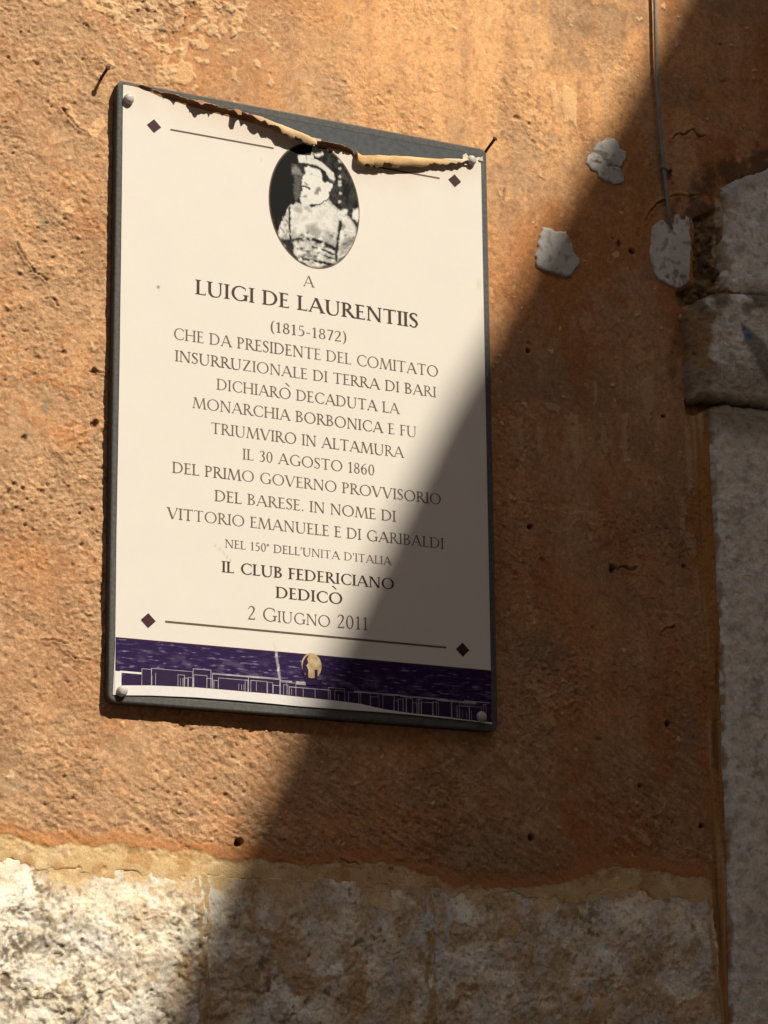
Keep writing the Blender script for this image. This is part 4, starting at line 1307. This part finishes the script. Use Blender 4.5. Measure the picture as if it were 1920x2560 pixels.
# white wave below
k = Ink()
top = [at(px, py, INK_Y) for px, py in WAVE]
bot = [(x, np.interp(x, botc[:, 0], botc[:, 1])) for x, _ in top]
top = [(min(max(x, sx0), sx1), z) for x, z in top]; bot = [(min(max(x, sx0), sx1), z) for x, z in bot]
k.strip(bot, top)
def rect(k, x0, y0, x1, y1):
    a = at(x0, y0, INK_Y); b = at(x1, y1, INK_Y)
    xa, xb_ = max(a[0], sx0), min(b[0], sx1)
    k.add([(xa, b[1]), (xb_, b[1]), (xb_, a[1]), (xa, a[1])])
rect(k, 287, 1677, 303, 1738)
rect(k, 300, 1676.5, 354, 1686)
k.build('white_ground_print', M_white, printed)
# roofs: dark blocks and pale outlines
kd = Ink(); kl = Ink()
def wave_y(px): return np.interp(px, [p[0] for p in WAVE], [p[1] for p in WAVE])
def block(x0, x1, ytop, ol=True, lw=2.0):
    """a house of the printed skyline between photograph x0 and x1, its roof at ytop"""
    yb0, yb1 = wave_y(x0), wave_y(x1)
    a = at(x0, ytop, INK_Y); b = at(x1, ytop + (x1 - x0) * 0.085, INK_Y); z = (a[1] + b[1]) / 2
    pl, pr = at(x0, yb0, INK_Y)[1], at(x1, yb1, INK_Y)[1]
    xa, xb_ = max(a[0], sx0), min(b[0], sx1 - .0005)
    kd.add([(xa, pl), (xb_, pr), (xb_, z), (xa, z)])
    if ol:
        t_ = lw * 0.00032
        kl.add([(xa, z - t_), (xb_, z - t_), (xb_, z), (xa, z)])
        kl.add([(xa, pl), (xa + t_, pl), (xa + t_, z - t_), (xa, z - t_)])
        kl.add([(xb_ - t_, pr), (xb_, pr), (xb_, z - t_), (xb_ - t_, z - t_)])
sk = [(304, 356, 1687, 0, 2), (354, 379, 1671, 1, 2), (378, 482, 1670, 1, 2.2), (482, 528, 1671, 1, 2.5), (484, 518, 1686, 1, 2), (444, 462, 1686, 1, 2), (459, 470, 1694, 1, 2),
      (470, 484, 1693, 1, 2), (516, 532, 1695, 1, 2), (530, 700, 1684, 1, 2.6), (534, 546, 1700, 1, 2), (545, 620, 1694, 1, 2.2), (612, 622, 1699, 1, 2), (626, 668, 1700, 1, 2.4),
      (668, 682, 1705, 1, 1.6), (620, 700, 1689, 1, 2), (682, 700, 1712, 1, 2), (700, 740, 1704, 1, 2), (708, 720, 1711, 1, 2)]
for a_, b_, c_, d2, e_ in sk: block(a_, b_, c_, bool(d2), e_)
block(722, 826, 1716, True, 2.6); block(757, 788, 1719, True, 2.0)
for a_, b_, c_ in ((820, 862, 1718), (836, 862, 1725), (870, 902, 1729)): block(a_, b_, c_, True, 1.8)
x = 896
while x < 1225:
    w_ = random.choice([8, 12, 16, 22, 30, 40])
    yt = np.interp(x, [880, 960, 1040, 1110, 1160, 1235], [1724, 1735, 1744, 1752, 1752, 1754]) + random.uniform(-2, 14)
    block(x, min(x + w_, 1226), yt, random.random() < 0.85, random.choice([1.4, 1.8, 2.2])); x += w_ - random.choice([0, 0, 3, 6])
for px in (388, 379, 450, 456, 596, 603, 609, 640, 716, 728, 845, 1140, 1148, 1156, 1166, 1178):
    a = at(px, wave_y(px) - 2, INK_Y); hgt = random.uniform(.006, .014)
    kl.add([(a[0], a[1]), (a[0] + .0005, a[1]), (a[0] + .0005, a[1] + hgt), (a[0], a[1] + hgt)])
# pale roof line above the houses
for x0, x1, y0, th in ((530, 700, 1682, 3), (884, 1010, 1727, 3), (1000, 1120, 1738, 3.5), (1095, 1190, 1748, 4), (1160, 1225, 1751, 2), (700, 730, 1700, 3), (740, 765, 1703, 8)):
    rect(kl, x0, y0, x1, y0 + th + (x1 - x0) * 0.085)
kd.build('skyline_houses', M_purple, printed)
INK_Y = SY - 0.00062
ko = Ink(); ko.v = [(vx, vy - 0.00022, vz) for vx, vy, vz in kl.v]; ko.f = kl.f
ko.build('skyline_outline', M_line, printed)
# the moon behind the tower
k = Ink(); cx, cz = at(779, 1664, INK_Y)
pts = [(cx + .0128 * math.cos(2 * math.pi * i / 40), cz + .0148 * math.sin(2 * math.pi * i / 40)) for i in range(40)]
k.add(pts); k.build('moon_print', tint_mat('moon_ink', (0.46, 0.25, 0.09), (0.74, 0.64, 0.42), 160, 0.5, 0.2), printed)
INK_Y = SY - 0.00085
k = Ink()
k.add([at(px, py, INK_Y) for px, py in ((756, 1664), (759, 1650), (766, 1641), (772, 1638), (768, 1648), (771, 1656), (766, 1664), (770, 1672), (764, 1680), (760, 1690), (757, 1680))])
for x0, y0, x1, y1 in ((764, 1672, 771, 1712), (787, 1674, 794, 1713), (764, 1698, 794, 1713.5), (801, 1700, 805, 1716)):
    rect(k, x0, y0, x1, y1)
k.build('tower_print', M_purple, printed)


# ---- screws: domed caps
def dome(name, loc, r, h, mat, parent):
    V = []; F = []
    prof = [(r, 0), (r * 1.02, h * .25), (r * .98, h * .55), (r * .84, h * .80), (r * .55, h * .95), (r * .22, h)]
    n = 24
    for pr, ph in prof:
        for i in range(n):
            a = 2 * math.pi * i / n
            V.append((loc[0] + pr * math.cos(a), loc[1] - ph, loc[2] + pr * math.sin(a)))
    for k in range(len(prof) - 1):
        for i in range(n):
            j = (i + 1) % n
            F.append((k * n + i, k * n + j, (k + 1) * n + j, (k + 1) * n + i))
    F.append(tuple(range((len(prof) - 1) * n, len(prof) * n)))
    return poly_obj(name, V, F, mat, parent, True)


M_cap = tint_mat('screw_cap', (0.40, 0.38, 0.34), (0.56, 0.54, 0.49), 300, 0.45, 0.4)
for (px, py, hh) in ((326, 244, .0062), (1183, 398, .0066), (309, 1726, .0060), (1208, 1790, .0055)):
    # the pixel is the cap's top; its foot sits on the sheet
    x, z = at(px, py, SY - hh)
    s = dome('screw_cap', (x, SY - 0.00015, z), 0.0062, hh, M_cap, plaque)

# scraps of torn paper by the upper right screw and along the curl
M_torn = tint_mat('torn_paper', (0.70, 0.60, 0.48), (0.80, 0.74, 0.64), 150, 0.7, 0.15)
def scrap(pts, lift):
    V = []
    for i, (px, py) in enumerate(pts):
        l2 = lift + 0.0004 * math.sin(1.7 * i)
        x, z = at(px, py, SY - l2)
        V.append((x, SY - l2, z))
    o = poly_obj('torn_paper_scrap', V, [tuple(range(len(pts)))], M_torn, plaque)
    o.modifiers.new('paper', 'SOLIDIFY').thickness = 0.0005
scrap([(1157, 388), (1165, 383), (1170, 392), (1166, 404), (1170, 413), (1160, 412), (1156, 402)], .0012)
scrap([(1197, 397), (1206, 391), (1207, 403), (1199, 402)], .0012)
scrap([(762, 340), (803, 348), (802, 353), (764, 347)], .0030)

# ================================================================== NAILS, CABLE
M_rust = tint_mat('rusty_iron', (0.045, 0.018, 0.010), (0.090, 0.035, 0.018), 400, 0.8, 0.3, bump=0.0003)


def tube(path, r, n=12, cap=True, rs=None):
    V = []; F = []
    p = [Vector(q) for q in path]
    up = Vector((0.3, -1, 0.2)).normalized()
    for i, q in enumerate(p):
        d = (p[min(i + 1, len(p) - 1)] - p[max(i - 1, 0)]).normalized()
        s = d.cross(up).normalized(); u = s.cross(d).normalized()
        ri = rs[i] if rs else r
        for j in range(n):
            a = 2 * math.pi * j / n
            V.append(q + s * ri * math.cos(a) + u * ri * math.sin(a))
    for i in range(len(p) - 1):
        for j in range(n):
            k = (j + 1) % n
            F.append((i * n + j, i * n + k, (i + 1) * n + k, (i + 1) * n + j))
    if cap:
        F.append(tuple(range(n - 1, -1, -1))); F.append(tuple(range((len(p) - 1) * n, len(p) * n)))
    return V, F


def nail(base_px, tip_px, out, label):
    bx, bz = at(*base_px); tx, tz = at(*tip_px, -out)
    b = Vector((bx, 0.004, bz)); t_ = Vector((tx, -out, tz)); d = (t_ - b).normalized()
    path = [b, b.lerp(t_, .4) + Vector((0, 0, .0004)), b.lerp(t_, .8), t_ - d * .0012, t_ - d * .0010, t_ + d * 0.0004, t_ + d * .0008]
    V, F = tube(path, 0, 10, True, [.0018, .0018, .0019, .0017, .0032, .0032, .0020])
    o = poly_obj('nail', V, F, M_rust, None, False)
    return tag(o, label, 'nail', 'rusty nails beside the plaque')


nail((251, 201), (270, 169), 0.020, 'rusty nail sticking out of the wall at the upper left of the plaque')
nail((1212, 385), (1238, 346), 0.020, 'rusty nail poking out from behind the plaque at its upper right corner')

M_cable = tint_mat('grey_cable', (0.22, 0.215, 0.19), (0.31, 0.30, 0.265), 60, 0.55, 0.3)
cpath = [(1632, -420), (1635, -200), (1637, -60), (1638, 0), (1639, 80), (1641, 160), (1645, 240), (1650, 310), (1655, 370), (1660, 420), (1665, 470), (1670, 515), (1675, 552), (1678, 572)]
pts = []
for i in range(len(cpath) - 1):
    for q in np.linspace(0, 1, 6, endpoint=False):
        pts.append((cpath[i][0] * (1 - q) + cpath[i + 1][0] * q, cpath[i][1] * (1 - q) + cpath[i + 1][1] * q))
pts.append(cpath[-1])
path = []
for i, (px, py) in enumerate(pts):
    off = 0.0065 if py < 540 else 0.0065 - 0.006 * (py - 540) / 32
    x, z = at(px, py, -off); path.append((x, -off, z))
V, F = tube(path, 0.0025, 14)
cable = empty('cable', (path[0][0], 0, path[-1][2]))
tag(cable, 'thin grey cable running down the wall into a patch of cement', 'cable')
poly_obj('cable_sheath', V, F, M_cable, cable, True)
# clip: a plastic saddle over the cable and its masonry pin
x, z = at(1661, 419, -0.007)
V = []; F = []
prof = [(-.0052, 0), (-.0050, .006), (-.0038, .0095), (0, .0108), (.0036, .0095), (.0046, .006), (.0052, .0045), (.0135, .0040), (.0138, 0)]
for dz in (-.0022, .0022):
    V += [(x + a, -b - 0.001, z + dz - 0.35 * a) for a, b in prof]
n = len(prof)
F = [(i, i + 1, n + i + 1, n + i) for i in range(n - 1)] + [tuple(range(n)), tuple(range(2 * n - 1, n - 1, -1))]
clip = poly_obj('cable_clip', V, F, tint_mat('clip_plastic', (0.24, 0.26, 0.27), (0.32, 0.34, 0.35), 100, 0.5, 0.3), cable)
px_, pz_ = x + .0092, z - .0032
V, F = tube([(px_, 0.0, pz_), (px_, -.0060, pz_), (px_, -.0062, pz_), (px_, -.0078, pz_)], 0, 10, True, [.0010, .0010, .0026, .0026])
poly_obj('clip_pin', V, F, M_rust, cable)
